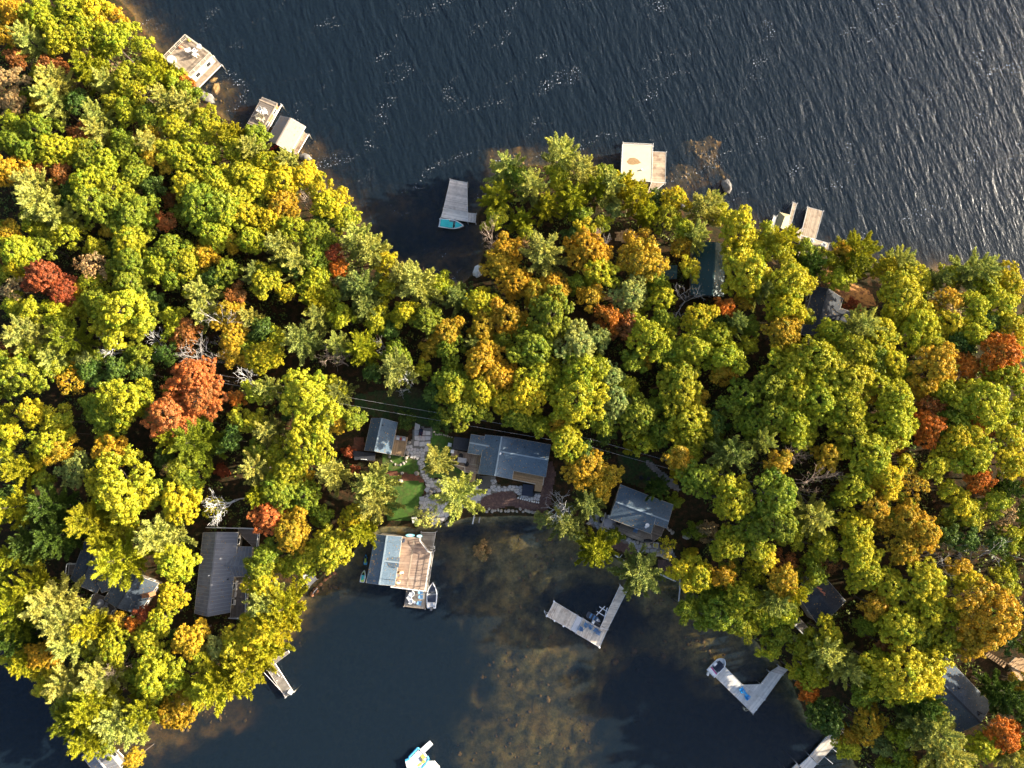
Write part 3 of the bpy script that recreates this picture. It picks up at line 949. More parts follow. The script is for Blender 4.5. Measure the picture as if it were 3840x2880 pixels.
def tub_proto(name, mat, mat_c):
    """rounded wicker tub chair facing +Y"""
    r = empty(name, (0, 0, 0))
    n = 22
    mb = MB()
    ring = []
    for i in range(n + 1):
        a = R(-235 + 290 * i / n)
        ring.append((math.cos(a), math.sin(a)))
    for z0, z1, ro, ri in ((.12, .72, .46, .38),):
        b = len(mb.v)
        for c, s_ in ring:
            mb.v += [(c * ro, s_ * ro, z0), (c * ro * 1.06, s_ * ro * 1.06, z1), (c * ri * 1.06, s_ * ri * 1.06, z1), (c * ri, s_ * ri, z0)]
        for i in range(n):
            for k in range(4):
                mb.f.append([b + i * 4 + k, b + (i + 1) * 4 + k, b + (i + 1) * 4 + (k + 1) % 4, b + i * 4 + (k + 1) % 4])
        mb.f += [[b + 3, b + 2, b + 1, b], [b + n * 4 + k for k in range(4)]]
    # the opening looks +Y
    mb.v = [(-x, -y if False else y, z) for x, y, z in mb.v]
    mb.build('shell', MAT[mat], r)
    MB().disc((0, 0, .36), .38, .14, 18).build('cushion', MAT[mat_c], r)
    for a in (45, 135, 225, 315):
        MB().box((.28 * math.cos(R(a)), .28 * math.sin(R(a)), .12), (.05, .05, .24)).build('leg', MAT[mat], r)
    return r

def round_table(name, loc, rad, mat, label, h=.72, cat='table'):
    r = empty(name, loc, label, cat)
    x, y, z = loc
    MB().disc((x, y, z + h), rad, .05, 24).build('table_top', MAT[mat], r)
    MB().tube([(x, y, z + .03), (x, y, z + h - .03)], .05, 8).build('stem', MAT[mat], r)
    MB().disc((x, y, z + .03), rad * .5, .05, 16).build('base', MAT[mat], r)
    return r

def place(proto, u, v, z, ang, label, cat, group=None, first=None):
    """a copy of a prototype standing at photo point (u, v) on level z"""
    o = copy_tree(proto)
    x, y = P(u, v, z + .35)
    o.location = (x, y, z + .005)
    o.rotation_euler = (0, 0, ang)
    return tag(o, label, cat, group)

def drop(proto):
    for ch in list(proto.children):
        drop(ch)
    bpy.data.objects.remove(proto)

def picnic_umbrella(u, v, z, mat, label, rad=1.1):
    x, y = P(u, v, z + 1.2)
    r = empty('patio_umbrella', (x, y, z), label, 'umbrella')
    MB().tube([(x, y, z), (x, y, z + 2.25)], .03, 8).build('pole', MAT['steel'], r)
    MB().cone((x, y, z + 1.75), rad, .45, 10).build('canopy', MAT[mat], r)
    MB().disc((x, y, z + .05), .3, .1, 14).build('base', MAT['charcoal'], r)
    return r

def boat_hull(root, L, W, mat, sheer=.72, stern=.82, floor_z=.22, floor_mat='off_white', fullness=2.4, rim=.17, mid=.42, n=18):
    """open hull, stern at -L/2, bow at +L/2 along +Y, in the root's own frame"""
    def hw(t):
        if t < mid: return W / 2 * (stern + (1 - stern) * math.sin(t / mid * math.pi / 2))
        return W / 2 * max(0.015, 1 - ((t - mid) / (1 - mid)) ** fullness)
    v, f = [], []
    rows = []
    for i in range(n + 1):
        t = i / n
        y = -L / 2 + L * t
        w_ = hw(t)
        wi = max(.004, w_ - rim)
        g = sheer + .16 * t * t
        kz = -.22 + .32 * max(0, (t - .7) / .3) ** 2
        prof = [(0, kz), (w_ * .78, kz + .16), (w_, g), (wi, g + .02), (wi * .92, floor_z), (0, floor_z)]
        rows.append(prof)
        for x, z in prof: v.append((x, y, z))
        for x, z in prof: v.append((-x, y, z))
    k = 6
    for i in range(n):
        for s in (0, 1):
            b0, b1 = i * 12 + s * 6, (i + 1) * 12 + s * 6
            for j in range(k - 1):
                q = [b0 + j, b1 + j, b1 + j + 1, b0 + j + 1]
                f.append(q if s == 1 else q[::-1])
    # transom
    f.append([0, 1, 2, 3, 4, 5][::1]); f.append([6, 7, 8, 9, 10, 11][::-1])
    me = bpy.data.meshes.new('hull'); me.from_pydata(v, [], f); me.update()
    me.polygons.foreach_set('use_smooth', [False] * len(me.polygons))
    me.materials.append(MAT[mat])
    h = bpy.data.objects.new('hull', me); COL.objects.link(h); h.parent = root
    return hw

def local(mb, name, mat, root, smooth=False):
    """mesh given in the root's own frame"""
    me = bpy.data.meshes.new(name)
    me.from_pydata(mb.v, [], mb.f); me.update()
    me.materials.append(MAT[mat])
    if smooth: me.polygons.foreach_set('use_smooth', [True] * len(me.polygons))
    o = bpy.data.objects.new(name, me); COL.objects.link(o); o.parent = root
    return o

def heading(a, b):
    """angle that turns +Y along the photo direction a -> b"""
    pa, pb = P(*a, .4), P(*b, .4)
    return math.atan2(pb[1] - pa[1], pb[0] - pa[0]) - math.pi / 2

def hull_panel(hw, L, t0, t1, inset_, z, n=8, th=.05, crown=0.0):
    mb = MB()
    pts = []
    for i in range(n + 1):
        t = t0 + (t1 - t0) * i / n
        pts.append((max(.02, hw(t) - inset_), -L / 2 + L * t))
    poly = pts + [(-x, y) for x, y in pts[::-1]]
    return mb.prism(poly, z - th, z)

# ------------------------------------------------------------------ main cottage
KA = 480 / 2212
def za(*pts): return zs(1660, 1580, KA, pts)       # main cottage detail
def zb_(*pts): return zs(1300, 1540, KA, pts)      # small cabin detail
def zc(*pts): return zs(1320, 1960, KA, pts)       # boathouse detail
def zd(*pts): return zs(2200, 1780, KA, pts)       # second cottage detail

def house(name, px, label, cat='house'):
    x, y, z = PG(*px)
    return empty(name, (x, y, z), label, cat)

h = house('cottage', (1900, 1715), 'large blue-grey shingled cottage with crossing gables above the cove')
ns = gable(h, za((735, 230), (610, 905)), za((1320, 330), (1200, 1000)), za((1022, 262), (905, 942)), 6.9, .42, 'shingle')
ew = gable(h, za((1050, 255), (1868, 405)), za((900, 790), (1782, 960)), za((985, 520), (1825, 668)), 6.75, .40, 'shingle')
ww = gable(h, za((490, 222), (900, 290)), za((430, 548), (860, 620)), za((465, 370), (890, 445)), 5.9, .38, 'shingle')
vent(ns, 1, .12, .25); vent(ew, 1, .48, .55)
MB().blob(on_slope(ew, 2, .02, .12, .15), .3, (1, 1, .8), 3).build('roof_cap', MAT['white'], ew['roofs'][1], smooth=True)
gz = PG(1900, 1715)[2]
lean = PP(za((200, 262), (472, 303), (432, 516), (160, 477)), 4.2)
MB().slab([(x, y, 4.3 if i in (1, 2) else 4.0) for i, (x, y) in enumerate(lean)], .14).build('porch_roof', MAT['black_roof'], h)
for p in inset(lean, .25): MB().box((p[0], p[1], 2.3), (.14, .14, 3.2)).build('porch_post', MAT['trim'], h)
FOOT.append(lean)
dz = gz + .75
deck(h, za((160, 490), (655, 585), (620, 760), (140, 690)), dz, 'deck_brown', 1)
deck(h, za((140, 690), (620, 760), (600, 905), (385, 880), (150, 735)), dz + .002, 'deck_brown', 0)
stairs(h, PP(za((450, 890), (575, 905), (550, 1065), (430, 1040)), dz), dz - .1, gz, 'deck_new', 7)
deck(h, za((1225, 862), (1745, 960), (1728, 1105), (1205, 1003)), dz, 'deck_new', 0, rim='trim')
stairs(h, PP(za((1600, 1085), (1728, 1105), (1700, 1222), (1592, 1208)), dz), dz - .1, gz - .2, 'deck_new', 6)
railing(h, PP(za((1205, 1000), (1600, 1082)), dz), dz, 'trim', .95)
railing(h, PP(za((1728, 1100), (1748, 962)), dz), dz, 'trim', .95)
railing(h, PP(za((150, 735), (385, 790), (390, 880)), dz), dz, 'trim', .95)

# deck furniture of the main cottage
x, y = P(*za((335, 672))[0], dz + .7)
t = empty('dining_table', (x, y, dz), 'grey rectangular dining table on the main cottage deck', 'table')
ang = edge_angle(PP(za((265, 640), (410, 660)), dz), 0)
MB().box((x, y, dz + .72), (1.85, 1.0, .06), ang).build('table_top', MAT['table_grey'], t)
for sx in (-1, 1):
    for sy in (-1, 1):
        MB().box((x + math.cos(ang) * sx * .8 - math.sin(ang) * sy * .4, y + math.sin(ang) * sx * .8 + math.cos(ang) * sy * .4, dz + .35), (.08, .08, .68), ang).build('leg', MAT['charcoal'], t)
black_chair = chair_proto('patio_chair', 'black')
for (q, a, lb) in (((315, 598), 180, 'black patio chair above the grey dining table'), ((262, 665), -95, 'black patio chair left of the grey dining table'), ((412, 732), 40, 'black patio chair right of the grey dining table')):
    place(black_chair, *za(q)[0], dz, R(a) + ang, lb, 'chair', 'chairs around the grey dining table')
def crate_box(name, u, v, z, s, mat, label, cat, lid=None, ang=0.0, h=.7):
    x, y = P(u, v, z + h)
    r = empty(name, (x, y, z), label, cat)
    MB().box((x, y, z + h / 2), (s[0], s[1], h - .06), ang).build('body', MAT[mat], r)
    MB().box((x, y, z + h), (s[0] + .06, s[1] + .06, .06), ang).build('lid', MAT[lid or mat], r)
    return r
def rad_ang(p, q):
    a, b = P(*p), P(*q)
    return math.atan2(b[1] - a[1], b[0] - a[0])
crate_box('storage_box', *za((122, 405))[0], ground(*P(*za((122, 405))[0], 2)), (.72, .72), 'white', 'white square box on the grass left of the porch roof', 'box', ang=-.17)
crate_box('storage_box', *za((166, 520))[0], dz, (.6, .7), 'white', 'white square box at the corner of the cottage deck', 'box', ang=-.1)
crate_box('storage_box', *za((590, 1055))[0], ground(*P(*za((590, 1055))[0], 2)), (.7, .7), 'white', 'white square box beside the deck stairs', 'box', ang=-.1)
def barbecue(u, v, z, ang, label, w=1.3):
    x, y = P(u, v, z + .8)
    r = empty('barbecue', (x, y, z), label, 'barbecue', rz=ang)
    mb = MB().box((0, 0, .45), (w * .55, .5, .82)); local(mb, 'cabinet', 'charcoal', r)
    n = 10
    hd = MB(); b = len(hd.v)
    for s in (-1, 1):
        for i in range(n + 1):
            a = math.pi * i / n
            hd.v.append((s * w * .3, -math.cos(a) * .3, .88 + math.sin(a) * .28))
    for i in range(n): hd.f.append([i, i + 1, n + 2 + i, n + 1 + i])
    hd.f += [list(range(n + 1)), list(range(n + 1, 2 * n + 2))[::-1], [0, n + 1, 2 * n + 1, n]]
    local(hd, 'hood', 'black', r)
    for s in (-1, 1): local(MB().box((s * w * .42, 0, .86), (w * .24, .48, .04)), 'side_shelf', 'black', r)
    return r
barbecue(*za((660, 1030))[0], ground(*P(*za((660, 1030))[0], 2)) + .06, R(75), 'black barbecue on the gravel pad below the cottage')
# hot tub
u, v = za((1470, 1195))[0]
x, y = P(u, v, gz + .9); zt = ground(x, y)
r = empty('hot_tub', (x, y, zt), 'dark covered hot tub beside the lower cottage stairs', 'hot tub')
a = rad_ang(*za((1395, 1085), (1565, 1110)))
MB().box((x, y, zt + .43), (2.15, 2.3, .9), a).build('tub', MAT['charcoal'], r)
c, s = math.cos(a), math.sin(a)
for k in (-1, 1): MB().box((x - s * k * .6, y + c * k * .6, zt + .94), (2.3, 1.19, .12), a).build('cover', MAT['navy'], r)
MB().box((x + c * 1.33 - s * -.7, y + s * 1.33 + c * -.7, zt + .35), (.42, .7, .7), a).build('step_box', MAT['black'], r)

# ------------------------------------------------------------------ small cabin
h = house('cabin', (1430, 1630), 'small blue-grey gabled cabin with a yellow timber deck')
cb = gable(h, zb_((428, 128), (305, 688)), zb_((880, 203), (762, 757)), zb_((612, 130), (490, 702)), 5.6, .62, 'shingle', door=True)
vent(cb, 2, .2, .15)
cz = PG(1500, 1670)[2] + .45
deck(h, zb_((842, 425), (1055, 460), (992, 797), (765, 757)), cz, 'deck_new', 1)
railing(h, PP(zb_((1050, 470), (1020, 640)), cz), cz, 'deck_new', .9)
h = house('shed', (1365, 1708), 'low shed with a black flat roof below the small cabin', 'shed')
sp_ = PP(zb_((110, 690), (495, 735), (480, 865), (130, 850)), 3.4)
MB().slab([(x, y, 3.5 if i < 2 else 3.3) for i, (x, y) in enumerate(sp_)], .12).build('roof', MAT['black_roof'], h)
ip = inset(sp_, .25); zg = min(ground(*p) for p in ip)
MB().prism(ip, zg - .2, 3.15).build('wall', MAT['siding'], h)
windows_on(h, ip[0], ip[1], zg + .5, 3.0, (0, -1), door=True)
FOOT.append(sp_)
red_seat = chair_proto('patio_chair', 'table_grey', 'off_white')
ca = rad_ang((1482, 1632), (1529, 1640))
place(red_seat, *zb_((885, 480))[0], cz, math.pi + ca, 'grey cushioned chair left of the red stool on the cabin deck', 'chair', 'chairs on the cabin deck')
place(red_seat, *zb_((992, 497))[0], cz, math.pi + ca, 'grey cushioned chair right of the red stool on the cabin deck', 'chair', 'chairs on the cabin deck')
x, y = P(*zb_((937, 488))[0], cz + .4)
r = empty('side_table', (x, y, cz), 'small dark red stool between two chairs on the cabin deck', 'stool')
MB().box((x, y, cz + .42), (.5, .4, .05), ca).build('top', MAT['red'], r)
for sx in (-1, 1):
    for sy in (-1, 1): MB().box((x + sx * .16, y + sy * .13, cz + .2), (.05, .05, .4)).build('leg', MAT['black'], r)
# wheelbarrow on the patio
u, v = zb_((1290, 375))[0]
x, y, z = PG(u, v, .08)
r = empty('wheelbarrow', (x, y, z), 'dark wheelbarrow with red handles parked on the stone patio', 'wheelbarrow', rz=R(-8))
tb = MB(); bt = [(-.28, -.5), (.28, -.5), (.28, .5), (-.28, .5)]; tp = [(-.42, -.72), (.42, -.72), (.42, .75), (-.42, .75)]
tb.v = [(a_, b_, .35) for a_, b_ in bt] + [(a_, b_, .68) for a_, b_ in tp]
tb.f = [[0, 1, 2, 3]] + [[i, (i + 1) % 4, 4 + (i + 1) % 4, 4 + i] for i in range(4)]
local(tb, 'tray', 'navy', r)
for s_ in (-1, 1):
    local(MB().tube([(s_ * .12, .85, .22), (s_ * .26, -.5, .42), (s_ * .3, -1.15, .58)], .025, 6), 'handle', 'red', r)
    local(MB().tube([(s_ * .26, -.35, .36), (s_ * .28, -.42, 0)], .022, 6), 'leg', 'steel', r)
wh = MB(); n = 14
for s_ in (-.05, .05):
    for i in range(n): wh.v.append((s_, .85 + .2 * math.cos(2 * math.pi * i / n), .2 + .2 * math.sin(2 * math.pi * i / n)))
wh.f = [list(range(n)), list(range(n, 2 * n))[::-1]] + [[i, (i + 1) % n, n + (i + 1) % n, n + i] for i in range(n)]
local(wh, 'wheel', 'black', r)

# ------------------------------------------------------------------ boathouse with the brown deck
h = house('boathouse', (1440, 2100), 'blue-grey roofed boathouse with a broad brown deck in the cove', 'boathouse')
bh = gable(h, zc((405, 200), (243, 1040)), zc((868, 240), (738, 1088)), zc((605, 222), (472, 1072)), 6.6, .33, 'shingle', zbase=-.3, mwall='siding')
mid = gable(h, zc((372, 320), (268, 950)), zc((845, 362), (752, 990)), zc((588, 342), (492, 965)), 6.86, .33, 'shingle', zbase=4.5, wins=False, th=.14, fascia=None)
dm = gable(h, zc((575, 600), (828, 600)), zc((560, 770), (805, 775)), zc((560, 662), (815, 690)), 6.72, .22, 'shingle', zbase=4.6, wins=False, th=.12, fascia=None)
MB().box((*P(*zc((872, 310))[0], 4.4), 4.2), (.62, .62, 2.2), R(-9)).build('chimney', MAT['navy'], h)
uz, lz = 3.1, .75
deck(h, zc((868, 240), (1190, 258), (1190, 310), (1330, 492), (1380, 502), (1272, 1180), (672, 1105), (745, 1085)), uz, 'deck_brown', 0, w=.17, legs=False)
base = PP(zc((868, 240), (1190, 258), (1190, 310), (1330, 492), (1380, 502), (1272, 1180), (672, 1105), (745, 1085)), uz)
MB().prism(inset(base, .25), -.4, uz - .26).build('lower_wall', MAT['siding'], h)
b0 = inset(ccw(base), .12)
railing(h, PP(zc((1180, 270), (1186, 310), (1322, 492), (1372, 506), (1266, 1170), (680, 1098)), uz), uz, 'off_white', .95, 1.2, pickets=False, rails=(1.0, .5))
MB().beam((*P(*zc((1072, 300))[0], uz), uz + .012), (*P(*zc((950, 1120))[0], uz), uz + .012), .32, .03).build('centre_board', MAT['deck_warm'], h)
MB().beam((*P(*zc((828, 405))[0], uz + .3), uz + .3), (*P(*zc((805, 592))[0], uz + .3), uz + .3), .35, .7).build('bench', MAT['deck_new'], h)
dock('lower_dock', 'grey lower dock beside the boathouse deck with a ladder', [(zc((1195, 165), (1448, 165), (1392, 500), (1340, 490), (1195, 305)), 0), (zc((1384, 500), (1412, 500), (1308, 1195), (1278, 1190)), 0)], lz, 'deck_weathered')
dock('swim_platform', 'tan timber swim platform below the boathouse with white seats', [(zc((945, 1145), (1292, 1190), (1258, 1492), (900, 1447)), 3)], .6, 'deck_weathered', rim='deck_warm')
# ladder
x, y = P(*zc((1402, 436))[0], 1.2)
r = empty('swim_ladder', (x, y, lz), 'white swim ladder on the edge of the lower dock', 'ladder')
for s_ in (-1, 1):
    MB().tube([(x - .55, y + s_ * .24, lz + .03), (x - .5, y + s_ * .24, lz + .9), (x, y + s_ * .24, lz + .95), (x + .2, y + s_ * .24, lz + .4), (x + .25, y + s_ * .24, -.7)], .03, 6).build('side_rail', MAT['off_white'], r)
for k in range(4): MB().box((x + .2, y, -.5 + k * .33), (.1, .44, .04)).build('rung', MAT['off_white'], r)
wick = tub_proto('wicker_chair', 'wicker', 'off_white')
for q, a_, lb in (((862, 868), -70, 'wicker tub chair, upper of the pair on the brown deck'), ((800, 910), -60, 'wicker tub chair, lower of the pair on the brown deck'), ((805, 1030), -110, 'wicker tub chair standing alone on the brown deck')):
    place(wick, *zc(q)[0], uz, R(a_), lb, 'chair', 'wicker chairs on the boathouse deck')
wl_ = tub_proto('lounge_pod', 'white', 'white')
for q, a_, sc, lb in (((1040, 1225), 20, 1.15, 'round white lounge pod nearest the boathouse on the swim platform'), ((995, 1280), 60, 1.15, 'round white lounge pod in the middle of the swim platform'), ((1012, 1355), 100, 1.15, 'round white lounge pod beside the small white stool'), ((1058, 1160), 0, .6, 'half-hidden white pod against the boathouse deck')):
    o = place(wl_, *zc(q)[0], .6, R(a_), lb, 'lounge seat', 'white seats on the swim platform'); o.scale = (sc,) * 3
x, y = P(*zc((1083, 1380))[0], 1.0)
round_table('side_table', (x, y, .605), .26, 'white', 'small round white side table on the swim platform', .45)
blue_chair = chair_proto('dock_chair', 'blue')
for q, a_, lb in (((1195, 1195), -80, 'blue chair nearest the boathouse on the swim platform'), ((1200, 1280), -95, 'blue chair in the middle of the swim platform'), ((1172, 1388), -100, 'blue chair nearest the end of the swim platform')):
    place(blue_chair, *zc(q)[0], .6, R(a_), lb, 'chair', 'blue chairs on the swim platform')
for q, lb in (((1005, 220), 'pale blue paddleboard leaning left behind the boathouse deck'), ((1165, 232), 'pale blue paddleboard at the right end behind the deck')):
    x, y = P(*zc(q)[0], uz + .2)
    r = empty('paddleboard', (x, y, uz), lb, 'paddleboard', 'paddleboards by the boathouse deck')
    mb = MB().disc((x, y, uz + .14), .95 if q[0] < 1100 else .6, .12, 20, .3)
    mb.build('board', MAT['aqua'], r)
    MB().disc((x, y, uz + .21), .45, .02, 16, .16).build('traction_pad', MAT['white'], r)

# ------------------------------------------------------------------ second cottage
h = house('cottage', (2400, 1910), 'blue-grey shingled cottage with a weathered deck and round table')
rg = zd((500, 465), (1420, 805))
c1 = gable(h, zd((582, 170), (1225, 420)), zd((392, 757), (1112, 1022)), zd((500, 465), (1200, 724)), 6.4, .42, 'shingle', door=True)
c2 = gable(h, zd((1225, 420), (1500, 520)), zd((1172, 858), (1386, 927)), zd((1200, 724), (1420, 805)), 6.4, .42, 'shingle')
MB().disc(on_slope(c1, 2, .86, .62, .25), .42, .1, 18).build('satellite_dish', MAT['white'], c1['roofs'][1])
MB().disc(on_slope(c1, 2, .84, .74, .18), .25, .3, 12).build('roof_vent', MAT['white'], c1['roofs'][1])
MB().box((*P(*zd((394, 733))[0], 4.3), 4.1), (.5, .5, .5), R(-20)).build('gutter_box', MAT['white'], h)
d2 = PG(2330, 1990)[2] + .7
deck(h, zd((320, 665), (395, 745), (1118, 1015), (1135, 1180), (1050, 1195), (250, 890)), d2, 'deck_weathered', 1, rim='trim')
deck(h, zd((1180, 860), (1345, 920), (1290, 1060), (1135, 1170), (1115, 1020)), d2 + .004, 'deck_dark', 0, rim='trim', w=.3)
railing(h, PP(zd((320, 660), (250, 888), (640, 1040)), d2), d2, 'trim', .9, pickets=False)
tx, ty = P(*zd((365, 838))[0], d2 + .7)
round_table('patio_table', (tx, ty, d2), .95, 'table_grey', 'round grey patio table on the weathered deck', .74)
gch = chair_proto('patio_chair', 'table_grey')
for k in range(6):
    a_ = R(20 + k * 60)
    o = copy_tree(gch); o.location = (tx + 1.18 * math.cos(a_), ty + 1.18 * math.sin(a_), d2 + .006); o.rotation_euler = (0, 0, a_ + math.pi / 2)
    pos = ['to the right of', 'above right of', 'above left of', 'to the left of', 'below left of', 'below right of'][k]
    tag(o, 'grey patio chair %s the round patio table' % pos, 'chair', 'chairs around the round patio table')
place(black_chair, *zd((545, 842))[0], d2, R(160), 'dark chair against the wall near the round patio table', 'chair')
place(blue_chair, *zd((840, 972))[0], d2, R(160), 'dark blue chair halfway along the weathered deck', 'chair')
barbecue(*zd((1060, 1140))[0], d2, R(-3), 'black barbecue at the lower corner of the weathered deck', 1.7)
place(black_chair, *zd((945, 50))[0], ground(*P(*zd((945, 50))[0], 2)), R(-60), 'dark garden chair, left of the pair on the shaded grass', 'chair', 'garden chairs on the shaded grass')
place(black_chair, *zd((1065, 75))[0], ground(*P(*zd((1065, 75))[0], 2)), R(60), 'dark garden chair, right of the pair on the shaded grass', 'chair', 'garden chairs on the shaded grass')

# ------------------------------------------------------------------ boathouses and docks of the north shore
def ze(*p): return zs(600, 120, 320 / 2212, p)
def zf(*p): return zs(900, 340, 320 / 2212, p)
def zg_(*p): return zs(2280, 500, 320 / 2212, p)
def zh(*p): return zs(2860, 740, 320 / 2212, p)

h = empty('boathouse', (*P(710, 215), 0), 'boathouse with a railed sun deck on its roof at upper left', 'boathouse')
rz_ = 3.3
plat = zs(0, 0, 1, ze((705, 118), (1362, 602), (775, 1185), (120, 702)))
dp = deck(h, plat, rz_, 'deck_warm', 0, legs=False)
MB().prism(inset(dp, .25), -.4, rz_ - .26).build('wall', MAT['grey_siding'], h)
ip = ccw(inset(dp, .25))
for i in range(4):
    a_, b_ = ip[i], ip[(i + 1) % 4]; L_ = math.hypot(b_[0] - a_[0], b_[1] - a_[1])
    windows_on(h, a_, b_, .5, 3, ((b_[1] - a_[1]) / L_, -(b_[0] - a_[0]) / L_))
pr = inset(ccw(dp), .12)
railing(h, pr + [pr[0]], rz_, 'trim', 1.05, 1.7, pickets=False, rails=(1.0, .55, .15))
dock('boathouse_dock', 'tan side dock of the railed boathouse at upper left', [(ze((1385, 630), (1592, 850), (925, 1520), (790, 1215)), 1)], .75, 'deck_warm')
white_chair = chair_proto('deck_chair', 'white')
for q, a_, lb in (((762, 490), -70, 'white deck chair in the middle of the railed roof deck'), ((920, 495), -40, 'white deck chair, upper of the pair on the railed roof deck'), ((935, 590), -40, 'white deck chair, lower of the pair on the railed roof deck')):
    o = place(white_chair, *ze(q)[0], rz_, R(a_), lb, 'chair', 'white chairs on the railed roof deck'); o.scale = (1.15,) * 3
x, y = P(*ze((1010, 365))[0], rz_ + .8); round_table('patio_table', (x, y, rz_ + .005), .55, 'white', 'white round table against the rail of the roof deck', .8)
x, y = P(*ze((285, 705))[0], rz_ + .6); 
r = empty('lounge_pod', (x, y, rz_ + .005), 'big round white daybed in the left corner of the roof deck', 'lounge seat')
MB().disc((x, y, rz_ + .3), .95, .5, 22).build('base', MAT['white'], r); MB().disc((x, y, rz_ + .6), .85, .12, 22).build('cushion', MAT['off_white'], r)
x, y = P(*ze((520, 385))[0], rz_ + .3)
r = empty('beanbag', (x, y, rz_ + .005), 'faded orange beanbag by the upper left rail of the roof deck', 'beanbag')
MB().blob((x, y, rz_ + .22), .5, (1, .8, .45), 2).build('bag', MAT['orange'], r, smooth=True); MB().disc((x, y, rz_ + .45), .08, .05, 8).build('handle', MAT['trim'], r)
x, y = P(*ze((740, 205))[0], rz_ + .3)
r = empty('beanbag', (x, y, rz_ + .005), 'yellow beanbag in the top corner of the roof deck', 'beanbag')
MB().blob((x, y, rz_ + .2), .42, (1, .8, .45), 5).build('bag', MAT['yellow'], r, smooth=True); MB().disc((x, y, rz_ + .4), .08, .05, 8).build('handle', MAT['trim'], r)

h = empty('boathouse', (*P(985, 425), 0), 'flat-topped weathered boathouse with white chairs on top', 'boathouse')
dp = deck(h, zf((570, 165), (975, 325), (580, 1000), (190, 845)), 2.2, 'deck_dark', 0, legs=False, w=.2)
MB().prism(inset(dp, .2), -.4, 1.94).build('wall', MAT['brick'], h)
ip = ccw(inset(dp, .2))
for i in range(4):
    a_, b_ = ip[i], ip[(i + 1) % 4]; L_ = math.hypot(b_[0] - a_[0], b_[1] - a_[1])
    windows_on(h, a_, b_, .3, 1.9, ((b_[1] - a_[1]) / L_, -(b_[0] - a_[0]) / L_))
for e_ in (((500, 235), (905, 400)), ((225, 800), (605, 940)), ((970, 330), (585, 995))):
    a_, b_ = PP(zf(*e_), 2.25); MB().beam((*a_, 2.25), (*b_, 2.25), .28, .09).build('bench_board', MAT['deck_warm'], h)
dock('side_dock', 'narrow golden side dock along the flat-topped boathouse', [(zf((1062, 355), (1078, 370), (690, 1082), (640, 1040)), 1)], .6, 'deck_warm')
for q, a_, cc_, lb in (((515, 525), 150, 'white', 'white chair, left of two on the flat-topped boathouse'), ((655, 575), 190, 'white', 'white chair, right of two on the flat-topped boathouse'), ((460, 690), 120, 'cream', 'cream chair, left of two on the flat-topped boathouse'), ((570, 745), 160, 'cream', 'cream chair, right of two on the flat-topped boathouse')):
    pr_ = white_chair if cc_ == 'white' else chair_proto('deck_chair', 'cream')
    o = place(pr_, *zf(q)[0], 2.2, R(a_), lb, 'chair', 'chairs on the flat-topped boathouse'); o.scale = (1.25,) * 3
    if cc_ == 'cream': drop(pr_)

h = empty('boathouse', (*P(1075, 505), 0), 'gabled boathouse with one dark and one sunlit tan roof slope', 'boathouse')
gb = gable(h, zf((1050, 652), (700, 1250)), zf((1700, 930), (1310, 1602)), zf((1315, 707), (938, 1378)), 5.0, .68, 'tan_roof', zbase=-.3, cap='tan_roof', fascia='off_white', mwall='siding', over=.6, wins=False)
dock('side_dock', 'brown side dock with pale edge beside the tan roofed boathouse', [(zf((1642, 1075), (1778, 1137), (1482, 1645), (1335, 1620)), 0)], .7, 'deck_warm', rim='off_white')
red_chair = chair_proto('dock_chair', 'red')
place(red_chair, *zf((950, 1445))[0], max(.3, ground(*P(*zf((950, 1445))[0], .5))), R(20), 'red chair, right of two behind the tan roofed boathouse', 'chair', 'red chairs on shore')
place(red_chair, *zf((832, 1530))[0], max(.3, ground(*P(*zf((832, 1530))[0], .5))), R(60), 'red chair, left of two behind the tan roofed boathouse', 'chair', 'red chairs on shore')

def zi(*p): return zs(1600, 660, 240 / 1810, p)
dock('dock', 'weathered dock with the turquoise covered boat moored below', [(zi((665, 90), (1147, 185), (1163, 1040), (478, 910)), 2), ], .75, 'deck_grey', rim='off_white')
dock('dock_landing', 'pale grey landing section next to the turquoise covered boat', [(zi((476, 915), (1163, 1045), (1160, 1292), (405, 1165)), 0)], .76, 'deck_silver', rim='off_white')
dock('gangway', 'short grey gangway from the landing section to the peninsula', [(zi((1166, 1042), (1400, 1062), (1380, 1318), (1163, 1292)), 1)], .77, 'deck_grey')

h = empty('boathouse', (*P(2390, 612), 0), 'boathouse with a flat cream roof and leaf stain at the peninsula', 'boathouse')
rp = PP(zg_((370, 280), (1167, 318), (1137, 1256), (330, 1225)), 3.6)
rf = MB().prism(rp, 3.42, 3.6).build('roof', MAT['cream_roof'], h)
rm = MB(); ii = inset(ccw(rp), .05)
for k in range(4): rm.beam((*ii[k], 3.56), (*ii[(k + 1) % 4], 3.56), .1, .22)
rm.build('roof_edge', MAT['off_white'], rf)
MB().prism(inset(rp, .3), -.4, 3.42).build('wall', MAT['grey_siding'], h)
ip = ccw(inset(rp, .3))
for i in range(4):
    a_, b_ = ip[i], ip[(i + 1) % 4]; L_ = math.hypot(b_[0] - a_[0], b_[1] - a_[1])
    windows_on(h, a_, b_, .6, 3.3, ((b_[1] - a_[1]) / L_, -(b_[0] - a_[0]) / L_))
vx, vy = P(*zg_((885, 935))[0], 3.9)
MB().tube([(vx, vy, 3.58), (vx, vy, 3.95)], .16, 12).build('roof_vent', MAT['white'], rf)
stn = MB()
sc_ = PP(zg_((480, 735), (560, 640), (680, 630), (780, 680), (855, 765), (760, 800), (640, 815), (540, 800)), 3.6)
stn.prism(sc_, 3.603, 3.615)
stn.build('leaf_patch', MAT['leaf_pile'], rf)
FOOT.append(rp)
